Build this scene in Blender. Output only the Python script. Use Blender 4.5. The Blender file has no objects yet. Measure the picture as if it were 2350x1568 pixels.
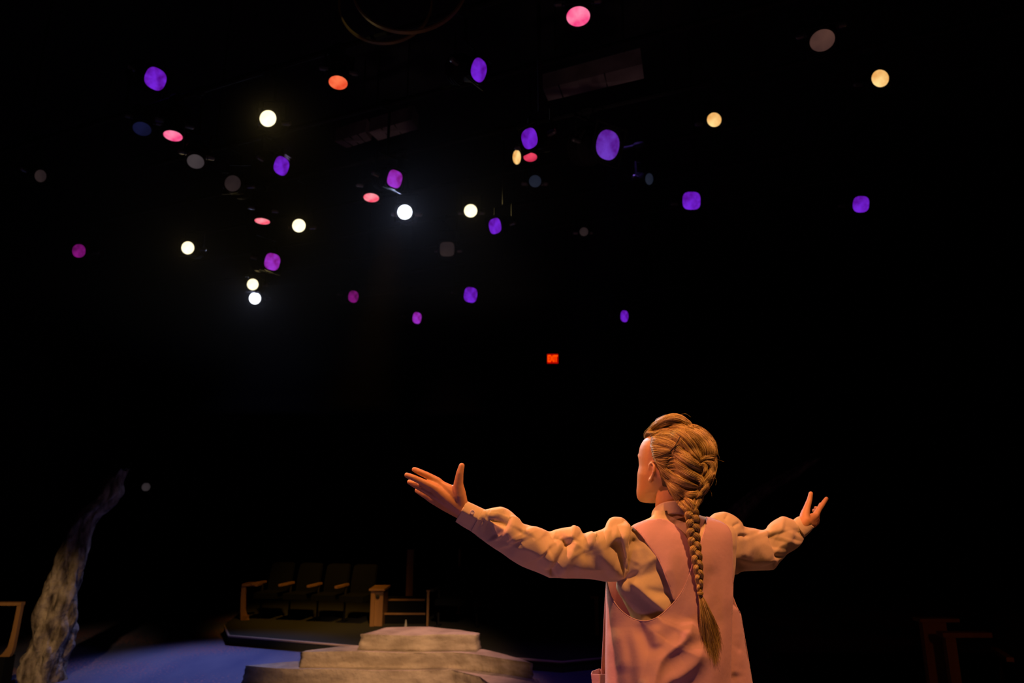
import bpy, bmesh, math, random
import numpy as np
from mathutils import Vector, Matrix
from mathutils.bvhtree import BVHTree
from mathutils.geometry import delaunay_2d_cdt

random.seed(7); rng = np.random.default_rng(7)
S = bpy.context.scene
COL = S.collection

# ------------------------------------------------------------------ camera, exposure, world, lights
F = 2350 * 24 / 36.0; CX, CY = 1175.0, 784.0
PITCH = math.radians(13.15); SP, CP = math.sin(PITCH), math.cos(PITCH); CAMZ = 2.1
cam_d = bpy.data.cameras.new('camera'); cam_d.lens = 24; cam_d.sensor_width = 36
cam = bpy.data.objects.new('camera', cam_d); COL.objects.link(cam)
cam.location = (0, 0, CAMZ); cam.rotation_euler = (math.pi/2 + PITCH, 0, 0)
cam_d.clip_start = .05; cam_d.clip_end = 200
cam_d.dof.use_dof = True; cam_d.dof.focus_distance = 1.93; cam_d.dof.aperture_fstop = 4.0
S.camera = cam
vs = S.view_settings; vs.view_transform = 'Standard'; vs.look = 'None'; vs.gamma = 1; vs.exposure = 0; vs.use_curve_mapping = False
wd = bpy.data.worlds.new('world'); S.world = wd; wd.use_nodes = True
wd.node_tree.nodes['Background'].inputs[0].default_value = (.004, .003, .006, 1)
wd.node_tree.nodes['Background'].inputs[1].default_value = 1

def lamp(name, loc, tgt, col, power, size=.12, angle=40, blend=.5):
    d = bpy.data.lights.new(name, 'SPOT'); d.color = col; d.energy = power; d.shadow_soft_size = size
    d.spot_size = math.radians(angle); d.spot_blend = blend
    o = bpy.data.objects.new(name, d); COL.objects.link(o); o.location = loc
    o.rotation_euler = (Vector(tgt) - Vector(loc)).to_track_quat('-Z', 'Y').to_euler()
    return o
PT = (.35, 2.05, 1.95)
lamp('key_spot', (-2.9, 1.5, 4.9), PT, (1, .28, .18), 580, .06, 34)
lamp('amber_spot', (.95, .3, 5.45), PT, (1, .365, .135), 600, .07, 34)
lamp('violet_bounce_fill', (-.7, .9, .7), (-.1, 2.0, 1.9), (.72, .25, .85), 9, .25, 90)  # added low lamp standing in for violet bounce off the floor
# stage washes
lamp('blue_wash', (-3.4, 12.4, 7.2), (-3.9, 9.3, 0), (.40, .43, 1), 1800, .2, 34, 1)
lamp('blue_wash_right', (1.2, 6.4, 6.0), (.3, 8.9, 0), (.30, .14, 1), 120, .2, 30, 1)
lamp('pink_top', (-1.0, 13.0, 7.0), (-.9, 8.9, .3), (1, .46, .50), 1500, .15, 19, .8)
lamp('amber_step', (.6, .6, 5.6), (-1.4, 9.0, .3), (1, .57, .29), 3700, .15, 19, .9)
lamp('amber_rock', (-3.2, 1.5, 4.2), (-5.75, 8.9, .45), (1, .60, .27), 950, .1, 14, 1)
lamp('lilac_rock', (-2.2, 6.2, 5.6), (-5.5, 8.9, 1.35), (.75, .5, 1), 420, .05, 16, 1)
lamp('house_amber', (-1.5, 8.2, 5.6), (-3.2, 12.2, .4), (1, .46, .06), 1000, .2, 28, 1)
lamp('house_red', (3.2, 1.6, 2.6), (4.7, 6.6, .9), (1, .27, .07), 26, .2, 40, 1)
lamp('added_pink_fill', (3.4, 2.9, 5.2), (.75, 2.3, 1.95), (1, .27, .20), 210, .07, 30)  # added lamp that pinks the right sleeve, which the key misses

# ------------------------------------------------------------------ pixel to place
def Wn(x, y, Y):
    x = np.asarray(x, float); y = np.asarray(y, float); Y = np.asarray(Y, float)
    v = (CY - y) / F; d = Y / (CP - v * SP)
    return np.stack(np.broadcast_arrays((x - CX) / F * d, Y, CAMZ + d * (SP + v * CP)), -1)
def W(x, y, Y): return Vector(Wn(x, y, Y).tolist())
def Wz(x, y, z):                       # where the line of sight meets the level z
    v = (CY - y) / F; d = (z - CAMZ) / (SP + v * CP)
    return Vector(((x - CX) / F * d, d * (CP - v * SP), z))

# ------------------------------------------------------------------ materials
def mat(name, col, rough=.8, metal=0, noise=None, bump=None, emit=None, sheen=0, spec=.5, trans=None):
    m = bpy.data.materials.new(name); m.use_nodes = True; nt = m.node_tree; b = nt.nodes['Principled BSDF']
    b.inputs['Base Color'].default_value = (*col, 1); b.inputs['Roughness'].default_value = rough
    b.inputs['Metallic'].default_value = metal; b.inputs['Specular IOR Level'].default_value = spec
    if sheen: b.inputs['Sheen Weight'].default_value = sheen
    tc = nt.nodes.new('ShaderNodeTexCoord')
    if noise:                          # (scale, colour 2, detail, stretch)
        n = nt.nodes.new('ShaderNodeTexNoise'); n.inputs['Scale'].default_value = noise[0]; n.inputs['Detail'].default_value = noise[2]
        mp = nt.nodes.new('ShaderNodeMapping'); mp.inputs['Scale'].default_value = noise[3] if len(noise) > 3 else (1, 1, 1)
        nt.links.new(tc.outputs['Object'], mp.inputs[0]); nt.links.new(mp.outputs[0], n.inputs['Vector'])
        r = nt.nodes.new('ShaderNodeValToRGB'); r.color_ramp.elements[0].position = .35; r.color_ramp.elements[1].position = .65
        r.color_ramp.elements[0].color = (*col, 1); r.color_ramp.elements[1].color = (*noise[1], 1)
        nt.links.new(n.outputs['Fac'], r.inputs[0]); nt.links.new(r.outputs[0], b.inputs['Base Color'])
    if bump:                           # (scale, strength, distance)
        n2 = nt.nodes.new('ShaderNodeTexNoise'); n2.inputs['Scale'].default_value = bump[0]; n2.inputs['Detail'].default_value = 6
        bp = nt.nodes.new('ShaderNodeBump'); bp.inputs['Strength'].default_value = bump[1]; bp.inputs['Distance'].default_value = bump[2]
        nt.links.new(tc.outputs['Object'], n2.inputs['Vector']); nt.links.new(n2.outputs['Fac'], bp.inputs['Height']); nt.links.new(bp.outputs[0], b.inputs['Normal'])
    if emit:
        b.inputs['Emission Color'].default_value = (*emit[0], 1); b.inputs['Emission Strength'].default_value = emit[1]
    return m

def lens_mat(name, c1, c2, strength, scale=18):
    scale *= .5
    """emission in two mottled tones, for lit gels and unlit lenses alike"""
    m = bpy.data.materials.new(name); m.use_nodes = True; nt = m.node_tree; nt.nodes.clear()
    out = nt.nodes.new('ShaderNodeOutputMaterial'); e = nt.nodes.new('ShaderNodeEmission'); e.inputs[1].default_value = strength
    tc = nt.nodes.new('ShaderNodeTexCoord'); n = nt.nodes.new('ShaderNodeTexNoise'); n.inputs['Scale'].default_value = scale; n.inputs['Detail'].default_value = 3
    r = nt.nodes.new('ShaderNodeValToRGB'); r.color_ramp.elements[0].position = .33; r.color_ramp.elements[1].position = .68
    r.color_ramp.elements[0].color = (*c1, 1); r.color_ramp.elements[1].color = (*c2, 1)
    nt.links.new(tc.outputs['Object'], n.inputs['Vector']); nt.links.new(n.outputs['Fac'], r.inputs[0])
    nt.links.new(r.outputs[0], e.inputs[0]); nt.links.new(e.outputs[0], out.inputs[0])
    m.cycles.emission_sampling = 'NONE'
    return m

def cloth(name, col, col2, trans=0.0):
    m = mat(name, col, .85, noise=(9, col2, 4), sheen=.15, spec=.2)
    nt = m.node_tree; b = nt.nodes['Principled BSDF']
    tc = [n for n in nt.nodes if n.type == 'TEX_COORD'][0]
    n1 = nt.nodes.new('ShaderNodeTexNoise'); n1.inputs['Scale'].default_value = 70; n1.inputs['Detail'].default_value = 5
    n2 = nt.nodes.new('ShaderNodeTexNoise'); n2.inputs['Scale'].default_value = 1100; n2.inputs['Detail'].default_value = 1
    ad = nt.nodes.new('ShaderNodeMath'); ad.operation = 'MULTIPLY_ADD'; ad.inputs[1].default_value = .25
    nt.links.new(tc.outputs['Object'], n1.inputs['Vector']); nt.links.new(tc.outputs['Object'], n2.inputs['Vector'])
    nt.links.new(n2.outputs['Fac'], ad.inputs[0]); nt.links.new(n1.outputs['Fac'], ad.inputs[2])
    bp = nt.nodes.new('ShaderNodeBump'); bp.inputs['Strength'].default_value = .28; bp.inputs['Distance'].default_value = .0025
    nt.links.new(ad.outputs[0], bp.inputs['Height']); nt.links.new(bp.outputs[0], b.inputs['Normal'])
    if trans:
        t = nt.nodes.new('ShaderNodeBsdfTranslucent'); t.inputs[0].default_value = (col[0], col[1]*.3, col[2]*.12, 1)
        mx = nt.nodes.new('ShaderNodeMixShader'); mx.inputs[0].default_value = trans
        out = [n for n in nt.nodes if n.type == 'OUTPUT_MATERIAL'][0]
        nt.links.new(b.outputs[0], mx.inputs[1]); nt.links.new(t.outputs[0], mx.inputs[2]); nt.links.new(mx.outputs[0], out.inputs[0])
    return m

M = {}
M['black'] = mat('matt_black', (.012, .012, .013), .9)
M['wall'] = mat('black_paint', (.010, .010, .012), .95, bump=(30, .2, .01))
M['metal'] = mat('black_steel', (.012, .012, .013), .8, 0, spec=.2)
M['steel'] = mat('grey_steel', (.25, .25, .26), .45, .9)
M['duct'] = mat('dull_duct_grey', (.42, .34, .34), .7, noise=(3, (.22, .18, .18), 4))
M['blouse'] = cloth('cream_cotton', (.78, .65, .37), (.74, .61, .35))
M['pinafore'] = cloth('pink_cotton', (.74, .48, .44), (.70, .45, .41), .12)
M['skin'] = mat('skin', (.68, .37, .14), .5, noise=(22, (.64, .33, .12), 4), bump=(160, .15, .0012))
M['skin'].node_tree.nodes['Principled BSDF'].inputs['Subsurface Weight'].default_value = .08
M['skin'].node_tree.nodes['Principled BSDF'].inputs['Subsurface Radius'].default_value = (.012, .004, .002)
M['nail'] = mat('finger_nail', (.70, .42, .32), .3)
M['eye'] = mat('eye_white', (.8, .78, .74), .2)
M['iris'] = mat('eye_iris', (.10, .16, .20), .2)
M['lip'] = mat('lip_pink', (.5, .2, .16), .4)
for k, c in (('hair_a', (.48, .36, .085)), ('hair_b', (.20, .125, .03)), ('hair_c', (.70, .56, .21)), ('hair_d', (.34, .255, .055))):
    M[k] = mat(k, c, .5, spec=.3)
M['hair_base'] = mat('hair_base', (.10, .058, .018), .7, noise=(60, (.06, .034, .012), 3))
M['pin'] = mat('dark_pin', (.02, .012, .01), .4, .5)
M['button'] = mat('pearl_button', (.85, .75, .68), .15, spec=.8)
M['boot'] = mat('brown_leather', (.07, .035, .02), .5)
M['rock'] = mat('painted_rock', (.47, .38, .285), .9, noise=(3.2, (.27, .21, .15), 9, (1, 1, 3.2)), bump=(7, .9, .05))
M['spire'] = mat('painted_bark_rock', (.44, .37, .30), .95, noise=(7, (.07, .052, .038), 7, (1.6, 1.6, .6)), bump=(12, 1, .06))
M['carpet'] = mat('dark_carpet', (.022, .024, .014), 1, noise=(60, (.014, .015, .010), 3))
M['edge'] = mat('pale_nosing', (.42, .30, .22), .6)
M['wood'] = mat('varnished_wood', (.30, .16, .06), .45, noise=(6, (.20, .10, .035), 6, (1, 1, .1)))
M['fabric'] = mat('dark_upholstery', (.005, .0055, .007), 1, spec=.1)
M['exit'] = mat('exit_letters', (.9, .05, .0), .5, emit=((1, .075, .0), 1.3))
M['exit_face'] = mat('exit_red_face', (.2, .01, .0), .5, emit=((1, .004, .0), .42))

# floor: dark blue paint with scattered flecks in two drifts
def floor_mat():
    m = mat('blue_stage_paint', (.10, .13, .30), .62, spec=.3); nt = m.node_tree; b = nt.nodes['Principled BSDF']
    tc = [n for n in nt.nodes if n.type == 'TEX_COORD'][0]
    n1 = nt.nodes.new('ShaderNodeTexNoise'); n1.inputs['Scale'].default_value = .9; n1.inputs['Detail'].default_value = 6
    r1 = nt.nodes.new('ShaderNodeValToRGB'); r1.color_ramp.elements[0].position = .35; r1.color_ramp.elements[1].position = .7
    r1.color_ramp.elements[0].color = (.06, .075, .19, 1); r1.color_ramp.elements[1].color = (.19, .195, .29, 1)
    mp = nt.nodes.new('ShaderNodeMapping'); mp.inputs['Scale'].default_value = (1, .35, 1)
    nt.links.new(tc.outputs['Object'], mp.inputs[0]); nt.links.new(mp.outputs[0], n1.inputs['Vector']); nt.links.new(n1.outputs['Fac'], r1.inputs[0])
    v = nt.nodes.new('ShaderNodeTexNoise'); v.inputs['Scale'].default_value = 30; v.inputs['Detail'].default_value = 2
    nt.links.new(tc.outputs['Object'], v.inputs['Vector'])
    d = nt.nodes.new('ShaderNodeTexNoise'); d.inputs['Scale'].default_value = .55; d.inputs['Detail'].default_value = 1
    nt.links.new(tc.outputs['Object'], d.inputs['Vector'])
    ml = nt.nodes.new('ShaderNodeMath'); ml.operation = 'MULTIPLY'; nt.links.new(v.outputs['Fac'], ml.inputs[0]); nt.links.new(d.outputs['Fac'], ml.inputs[1])
    th = nt.nodes.new('ShaderNodeValToRGB'); th.color_ramp.elements[0].position = .295; th.color_ramp.elements[1].position = .325
    nt.links.new(ml.outputs[0], th.inputs[0])
    mx = nt.nodes.new('ShaderNodeMixRGB'); mx.inputs[2].default_value = (.34, .17, .22, 1)
    nt.links.new(th.outputs[0], mx.inputs[0]); nt.links.new(r1.outputs[0], mx.inputs[1]); nt.links.new(mx.outputs[0], b.inputs['Base Color'])
    return m
M['floor'] = floor_mat()

# ------------------------------------------------------------------ mesh helpers
def wloc(o):
    p = Vector((0, 0, 0))
    while o is not None: p = p + o.location; o = o.parent
    return p
def mk(name, V, Fc, m, parent=None, smooth=True, idx=None, loc=None):
    """one mesh object; V in world metres"""
    me = bpy.data.meshes.new(name)
    V = np.asarray([tuple(v) for v in V], float) if not isinstance(V, np.ndarray) else V
    base = np.array(wloc(parent)) if parent is not None else np.zeros(3)
    if loc is not None: base = base + (np.array(loc) - base)
    me.from_pydata((V - base).tolist(), [], Fc)
    mats = m if isinstance(m, (list, tuple)) else [m]
    for k in mats: me.materials.append(k)
    if idx is not None: me.polygons.foreach_set('material_index', np.asarray(idx, np.int32))
    if smooth: me.polygons.foreach_set('use_smooth', np.ones(len(me.polygons), bool))
    me.update()
    o = bpy.data.objects.new(name, me); COL.objects.link(o)
    if parent is not None: o.parent = parent
    if loc is not None: o.location = Vector(loc) - (wloc(parent) if parent is not None else Vector((0, 0, 0)))
    return o
def tag(o, label=None, cat=None, group=None, kind=None):
    if label: o['label'] = label
    if cat: o['category'] = cat
    if group: o['group'] = group
    if kind: o['kind'] = kind
    return o
def empty(name, loc, rz=0):
    o = bpy.data.objects.new(name, None); COL.objects.link(o); o.location = loc; o.rotation_euler = (0, 0, rz); o.empty_display_size = .1
    return o
class G:
    """collects geometry"""
    def __init__(s): s.v = []; s.f = []; s.i = []
    def add(s, V, Fc, mi=0):
        n = len(s.v); s.v.extend([tuple(v) for v in V]); s.f.extend([tuple(a + n for a in f) for f in Fc]); s.i.extend([mi] * len(Fc))
    def box(s, lo, hi, mi=0, rot=0, c=None):
        (a, b, c0), (d, e, f) = lo, hi
        V = [Vector(p) for p in ((a,b,c0),(d,b,c0),(d,e,c0),(a,e,c0),(a,b,f),(d,b,f),(d,e,f),(a,e,f))]
        if rot:
            cc = Vector(c) if c is not None else Vector(((a+d)/2, (b+e)/2, 0)); R = Matrix.Rotation(rot, 3, 'Z'); V = [R @ (p - cc) + cc for p in V]
        s.add(V, [(0,3,2,1),(4,5,6,7),(0,1,5,4),(1,2,6,5),(2,3,7,6),(3,0,4,7)], mi)
    def tube(s, P, R, n=8, mi=0, caps=True):
        P = [Vector(p) for p in P]; R = R if hasattr(R, '__len__') else [R] * len(P)
        if caps:
            t0 = (P[0] - P[1]).normalized(); t1 = (P[-1] - P[-2]).normalized()
            P = [P[0] + t0 * R[0] * .8, P[0] + t0 * R[0] * .45] + P + [P[-1] + t1 * R[-1] * .45, P[-1] + t1 * R[-1] * .8]
            R = [R[0] * .45, R[0] * .86] + list(R) + [R[-1] * .86, R[-1] * .45]
        V = []; up = None
        for k, p in enumerate(P):
            t = (P[min(k+1, len(P)-1)] - P[max(k-1, 0)]).normalized()
            if up is None: up = t.orthogonal().normalized()
            up = (up - t * up.dot(t)); up = up.normalized() if up.length > 1e-6 else t.orthogonal().normalized()
            w = t.cross(up)
            for a in range(n):
                th = 2 * math.pi * a / n; V.append(p + (up * math.cos(th) + w * math.sin(th)) * R[k])
        Fc = [(k*n+a, k*n+(a+1) % n, (k+1)*n+(a+1) % n, (k+1)*n+a) for k in range(len(P)-1) for a in range(n)]
        Fc.append(tuple(range(n-1, -1, -1))); Fc.append(tuple((len(P)-1)*n + a for a in range(n)))
        s.add(V, Fc, mi)
    def loft(s, rings, mi=0, cap=True):
        n = len(rings[0]); V = [p for r in rings for p in r]
        Fc = [(k*n+a, k*n+(a+1) % n, (k+1)*n+(a+1) % n, (k+1)*n+a) for k in range(len(rings)-1) for a in range(n)]
        if cap: Fc.append(tuple(range(n-1, -1, -1))); Fc.append(tuple((len(rings)-1)*n + a for a in range(n)))
        s.add(V, Fc, mi)
    def ball(s, c, r, n=10, mi=0):
        r = r if hasattr(r, '__len__') else (r, r, r); c = Vector(c); rings = []
        for k in range(1, n):
            ph = math.pi * k / n
            rings.append([c + Vector((r[0]*math.sin(ph)*math.cos(2*math.pi*a/(2*n)), r[1]*math.sin(ph)*math.sin(2*math.pi*a/(2*n)), -r[2]*math.cos(ph))) for a in range(2*n)])
        s.loft(rings, mi)
    def obj(s, name, m, parent=None, smooth=False, loc=None):
        return mk(name, s.v, s.f, m, parent, smooth, s.i, loc)

def pchip(xk, yk, x):
    xk = np.asarray(xk, float); yk = np.asarray(yk, float); x = np.clip(x, xk[0], xk[-1])
    h = np.diff(xk); dl = np.diff(yk) / h; m = np.zeros(len(xk))
    for k in range(1, len(xk)-1):
        if dl[k-1] * dl[k] > 0:
            w1 = 2*h[k] + h[k-1]; w2 = h[k] + 2*h[k-1]; m[k] = (w1 + w2) / (w1/dl[k-1] + w2/dl[k])
    m[0] = dl[0]; m[-1] = dl[-1]
    k = np.clip(np.searchsorted(xk, x, side='right') - 1, 0, len(h)-1); t = (x - xk[k]) / h[k]
    return ((2*t**3 - 3*t**2 + 1)*yk[k] + (t**3 - 2*t**2 + t)*h[k]*m[k] + (-2*t**3 + 3*t**2)*yk[k+1] + (t**3 - t**2)*h[k]*m[k+1])
def smooth_line(P, n, closed=False):
    """Catmull-Rom through P, n points by arc length"""
    P = np.asarray(P, float)
    if len(P) == 2: return P[0] + (P[1] - P[0]) * np.linspace(0, 1, n)[:, None]
    Q = np.vstack([2*P[0]-P[1], P, 2*P[-1]-P[-2]]); out = []
    for k in range(1, len(Q)-2):
        t = np.linspace(0, 1, 24, endpoint=False)[:, None]; p0, p1, p2, p3 = Q[k-1], Q[k], Q[k+1], Q[k+2]
        out.append(.5*((2*p1) + (-p0+p2)*t + (2*p0-5*p1+4*p2-p3)*t*t + (-p0+3*p1-3*p2+p3)*t**3))
    out.append(P[-1:]); A = np.vstack(out); L = np.concatenate([[0], np.cumsum(np.linalg.norm(np.diff(A, axis=0), axis=1))])
    s = np.linspace(0, L[-1], n); return np.stack([np.interp(s, L, A[:, c]) for c in range(A.shape[1])], 1)

def seg_dist(x, y, poly):
    """signed distance to a polyline and position along it (0..1)"""
    P = smooth_line(poly, 4*len(poly)); best = np.full(x.shape, 1e9); sg = np.zeros(x.shape); tt = np.zeros(x.shape)
    n = len(P) - 1
    for k in range(n):
        ax, ay = P[k]; bx, by = P[k+1]; dx, dy = bx-ax, by-ay; L2 = dx*dx+dy*dy+1e-9
        u = np.clip(((x-ax)*dx + (y-ay)*dy)/L2, 0, 1); ex, ey = x-ax-u*dx, y-ay-u*dy; d = np.hypot(ex, ey); cr = dx*(y-ay) - dy*(x-ax)
        w = d < best; best = np.where(w, d, best); sg = np.where(w, np.sign(cr), sg); tt = np.where(w, (k+u)/n, tt)
    return best, sg, tt
def folds(x, y, L):
    """sum of creases: (polyline, height m, width px on one side, width px on the other, end taper)"""
    out = np.zeros(np.shape(x))
    for f in L:
        poly, amp, w1 = f[0], f[1], f[2]; w2 = f[3] if len(f) > 3 else w1; tp = f[4] if len(f) > 4 else .25
        d, s, t = seg_dist(x, y, poly); w = np.where(s >= 0, w1, w2)
        e = np.clip(np.minimum(t, 1-t)/max(tp, 1e-3), 0, 1) if tp > 0 else 1.0
        e = e*e*(3-2*e) if tp > 0 else 1.0
        w = w*1.15*(.45+.55*e); ee = .45*w; out = out + amp*(np.exp(-(d/np.where(s >= 0, w1, w2))**2)*e if len(f) > 5 else np.exp(-(np.sqrt(d*d+ee*ee)-ee)/w)*(.03 + .97*e))
    return out
def rumple(x, y, amp, s=1.0, ph=0.0):
    a = np.sin(x*.045*s + 1.7*np.sin(y*.021*s+ph) + ph) * np.cos(y*.038*s + 1.3*np.sin(x*.027*s+2*ph))
    b = np.sin((x*.09 + y*.06)*s + 2.1*np.sin(y*.033*s+ph)) * .45
    return amp*(a+b)

# ================================================================== THE ROOM
def struct(name, g, m, smooth=False):
    o = g.obj(name, m, smooth=smooth); o['kind'] = 'structure'; return o
g = G(); g.box((-9, -4, -.1), (9, 17, 0)); struct('floor', g, M['floor'])
g = G(); g.box((-9, -4, 7.6), (9, 17, 7.7)); struct('ceiling', g, M['wall'])
g = G(); g.box((-9, 17, 0), (9, 17.1, 7.6)); struct('wall_back', g, M['wall'])
g = G(); g.box((-9.1, -4, 0), (-9, 17, 7.6)); struct('wall_left', g, M['wall'])
g = G(); g.box((9, -4, 0), (9.1, 17, 7.6)); struct('wall_right', g, M['wall'])
g = G(); g.box((-9, -4.1, 0), (9, -4, 7.6)); struct('wall_front', g, M['wall'])

# ---------------- stone steps
def slab(name, top, z0, z1, label, seed, flare=.03):
    r = np.random.default_rng(seed); P = [Vector((p.x, p.y, 0)) for p in top]; n = len(P); ring = []
    for k in range(n):
        a, b = P[k], P[(k+1) % n]; m = max(2, int((b-a).length/.045))
        for q in range(m): ring.append(a.lerp(b, q/m))
    c = sum(ring, Vector())/len(ring); rings = []; N = len(ring)
    wob = [r.normal(0, 1) for _ in range(N)]
    for _ in range(4): wob = [(wob[k-1]+wob[k]+wob[(k+1) % N])/3 for k in range(N)]
    H = z1 - z0
    for j, (f, ins) in enumerate(((1, .016), (.985, .004), (.93, 0), (.78, .004), (.6, .016), (.42, .006), (.25, .012), (.1, .004), (0, .0))):
        ph = r.uniform(0, 6); rr = []
        for k, p in enumerate(ring):
            out = (p-c).normalized(); e = -ins + flare*(1-f) + .010*wob[k]*(1 if j > 1 else .2) + (.012*math.sin(k*.33+ph)+.007*math.sin(k*.9+ph*2))*(1 if 1 < j < 8 else .15)
            q = p + out*e; rr.append(Vector((q.x, q.y, z0 + H*f + (.006*math.sin(k*.21+seed) if j <= 1 else 0))))
        rings.append(rr)
    g = G(); g.loft(rings)
    o = tag(mk(name, g.v, g.f, M['rock'], None, True), label, 'rock step', 'stacked rock steps' if name == 'stone_step' else None)
    o.data.polygons[-2].use_smooth = False; o.data.polygons[-1].use_smooth = False; return o
Z1, Z2, Z3 = .205, .372, .54
slab('stone_step', [Wz(562,1528,Z1), Wz(690,1536,Z1), Wz(870,1539,Z1), Wz(1040,1539,Z1), Wz(1105,1553,Z1), Wz(1165,1596,Z1), Wz(1265,1590,Z1), Wz(1228,1556,Z1), Wz(1130,1524,Z1), Wz(1000,1516,Z1), Wz(700,1518,Z1), Wz(640,1521,Z1)],
     0, Z1, 'widest and lowest pale rock slab of the stage steps', 3)
slab('stone_step', [Wz(692,1495,Z2), Wz(830,1497,Z2), Wz(1040,1498,Z2), Wz(1100,1504,Z2), Wz(1219,1520,Z2), Wz(1200,1513,Z2), Wz(1112,1491,Z2), Wz(960,1478,Z2), Wz(780,1482,Z2)],
     Z1-.01, Z2, 'middle pale rock slab lying between the two other steps', 5)
slab('stone_step', [Wz(826,1456,Z3), Wz(960,1457,Z3), Wz(1090,1458,Z3), Wz(1101,1453,Z3), Wz(1060,1445,Z3), Wz(985,1439,Z3), Wz(885,1440,Z3)],
     Z2-.005, Z3, 'smallest pale rock slab on top of the stage steps', 9)

# ---------------- leaning rock spires
def spire(name, spine, label, seed, depth=.30, mtl='spire'):
    """spine: (x, y, half width px, Y)"""
    r = np.random.default_rng(seed); A = smooth_line(spine, 110); rings = []; n = 40
    ph = r.uniform(0, 6, 8)
    for k, (x, y, h, Y) in enumerate(A):
        c = Wn(x, y, Y); sc = Y*1.0/F; t = k/109
        rr = []
        for a in range(n):
            th = 2*math.pi*a/n
            bmp = 1 + .05*math.sin(17*th-47*t+3*math.sin(21*t)+ph[5]) + .19*math.sin(3*th+ph[0]+9*t)*math.sin(14*t+ph[1]) + .11*math.sin(5*th+ph[2]-16*t+2*math.sin(11*t)) + .08*math.sin(9*th+ph[3]+23*t) + .06*math.sin(13*th+31*t+ph[4]) + .05*math.sin(40*t+4*th)
            rr.append(Vector((c[0]+h*sc*math.cos(th)*bmp, c[1]+depth*(.35+.65*(1-t))*math.sin(th)*bmp, c[2]+.02*math.sin(6*th+20*t))))
        rings.append(rr)
    g = G(); g.loft(rings); return tag(mk(name, g.v, g.f, M[mtl], None, True), label, 'rock spire')
spire('rock_spire', [(102,1572,31,8.85), (106,1530,32,8.85), (122,1470,34,8.86), (128,1430,33,8.88), (135,1380,31,8.9), (155,1310,26,8.95), (172,1260,23,9.0), (192,1200,21,9.05), (218,1170,20,9.1), (250,1140,22,9.15), (262,1105,17,9.2), (285,1078,5,9.22)],
      'tall grey brown rock spire leaning at the left of the blue floor', 4)
spire('rock_spire', [(1538,1562,48,9.0),(1562,1478,44,9.0), (1610,1360,40,9.0), (1650,1240,32,9.05), (1700,1170,24,9.1), (1760,1120,20,9.15), (1820,1085,17,9.2), (1875,1052,5,9.25)],
      'dim rock spire in the dark behind the woman\'s right shoulder', 11)

# floor edge strip at lower left
g = G(); a = Wz(20, 1570, .02); b = Wz(72, 1539, .02)
g.tube([a + (a-b)*.4, a, b], .018, 8); tag(g.obj('trim', M['edge'], smooth=True), 'pale cable on the floor running to the foot of the rock spire', 'trim')

# ---------------- seating banks
g = G(); PTS = [Wz(515,1436,.13), Wz(526,1459,.13), Wz(780,1480,.13), Wz(1290,1519,.13), Wz(1385,1510,.13), Wz(1500,1506,.13)]
back = [Vector((4.2, 16.5, .13)), Vector((-5.6, 16.5, .13))]
top = PTS + back; n = len(top)
g.add([p for p in top] + [Vector((p.x, p.y, 0)) for p in top], [tuple(range(n))] + [(k, k+n, (k+1) % n+n, (k+1) % n) for k in range(n)])
deck = tag(g.obj('seating_platform', M['carpet']), 'low dark carpeted platform carrying the audience seats behind the steps', 'platform')
g = G()
for k in range(4): g.tube([PTS[k] + Vector((0, -.012, -.004)), PTS[k+1] + Vector((0, -.012, -.004))], .016, 6)
g.obj('nosing', M['edge'], deck, True)

def seat_meshes():
    d = {}
    def bake(nm, g): d[nm] = (g.v, g.f)
    g = G(); g.box((-.21, -.22, .36), (.21, .22, .45)); bake('seat', g)
    g = G(); rings = []
    for z, yy, hw in ((.40, .22, .20), (.6, .25, .21), (.8, .30, .205), (.88, .33, .20), (.90, .335, .15)): rings.append([Vector((-hw, yy-.035, z)), Vector((hw, yy-.035, z)), Vector((hw, yy+.04, z)), Vector((-hw, yy+.04, z))])
    g.loft(rings); bake('backrest', g)
    g = G(); g.box((-.28, -.26, .57), (-.225, .18, .605)); bake('armrest', g)
    g = G(); g.tube([Vector((-.25, .1, .01)), Vector((-.25, .1, .57))], .018, 8); g.box((-.28, .02, 0), (-.22, .2, .02)); bake('stanchion', g)
    return d
SM = seat_meshes(); SEAT = {}
def seat(loc, rz, label, group, cat='chair', arm='wood'):
    r = empty('theatre_seat', loc, rz); tag(r, label, cat, group)
    for nm, (V, Fc) in SM.items():
        key = (nm, arm)
        if key not in SEAT:
            me = bpy.data.meshes.new(nm); me.from_pydata([tuple(v) for v in V], [], Fc); me.materials.append(M['wood'] if nm == 'armrest' and arm == 'wood' else M['metal'] if nm in ('stanchion', 'armrest') else M['fabric']); SEAT[key] = me
        o = bpy.data.objects.new(nm, SEAT[key]); COL.objects.link(o); o.parent = r
    return r
def row_loc(px, py, z, Y):
    p = W(px, py, Y); return Vector((p.x, Y, z))
zs = .13
rz = math.radians(-12)
names = ['first seat of the far left bank, beside the bent wooden end bracket', 'second seat from the bent wooden end bracket in the far left bank', 'third seat from the bent wooden end bracket in the far left bank', 'fourth seat of the far left bank, beside the broad amber end panel']
for k, px in enumerate((614, 681, 747, 811)):
    Y = 12.35 - .14*k; p = W(px, 1400, Y); seat((p.x+.02, Y+.1, zs), rz, names[k], 'dark theatre seats behind the steps')
names = ['first seat right of the aisle gap in the far right bank', 'second seat right of the aisle gap in the far right bank', 'third seat right of the aisle gap in the far right bank', 'last seat of the far right bank, nearest the woman\'s skirt']
for k, px in enumerate((1035, 1125, 1217, 1310)):
    Y = 11.55 - .12*k; p = W(px, 1400, Y); seat((p.x, Y+.1, zs), rz, names[k], 'dark theatre seats behind the steps', arm='dark')
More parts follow.
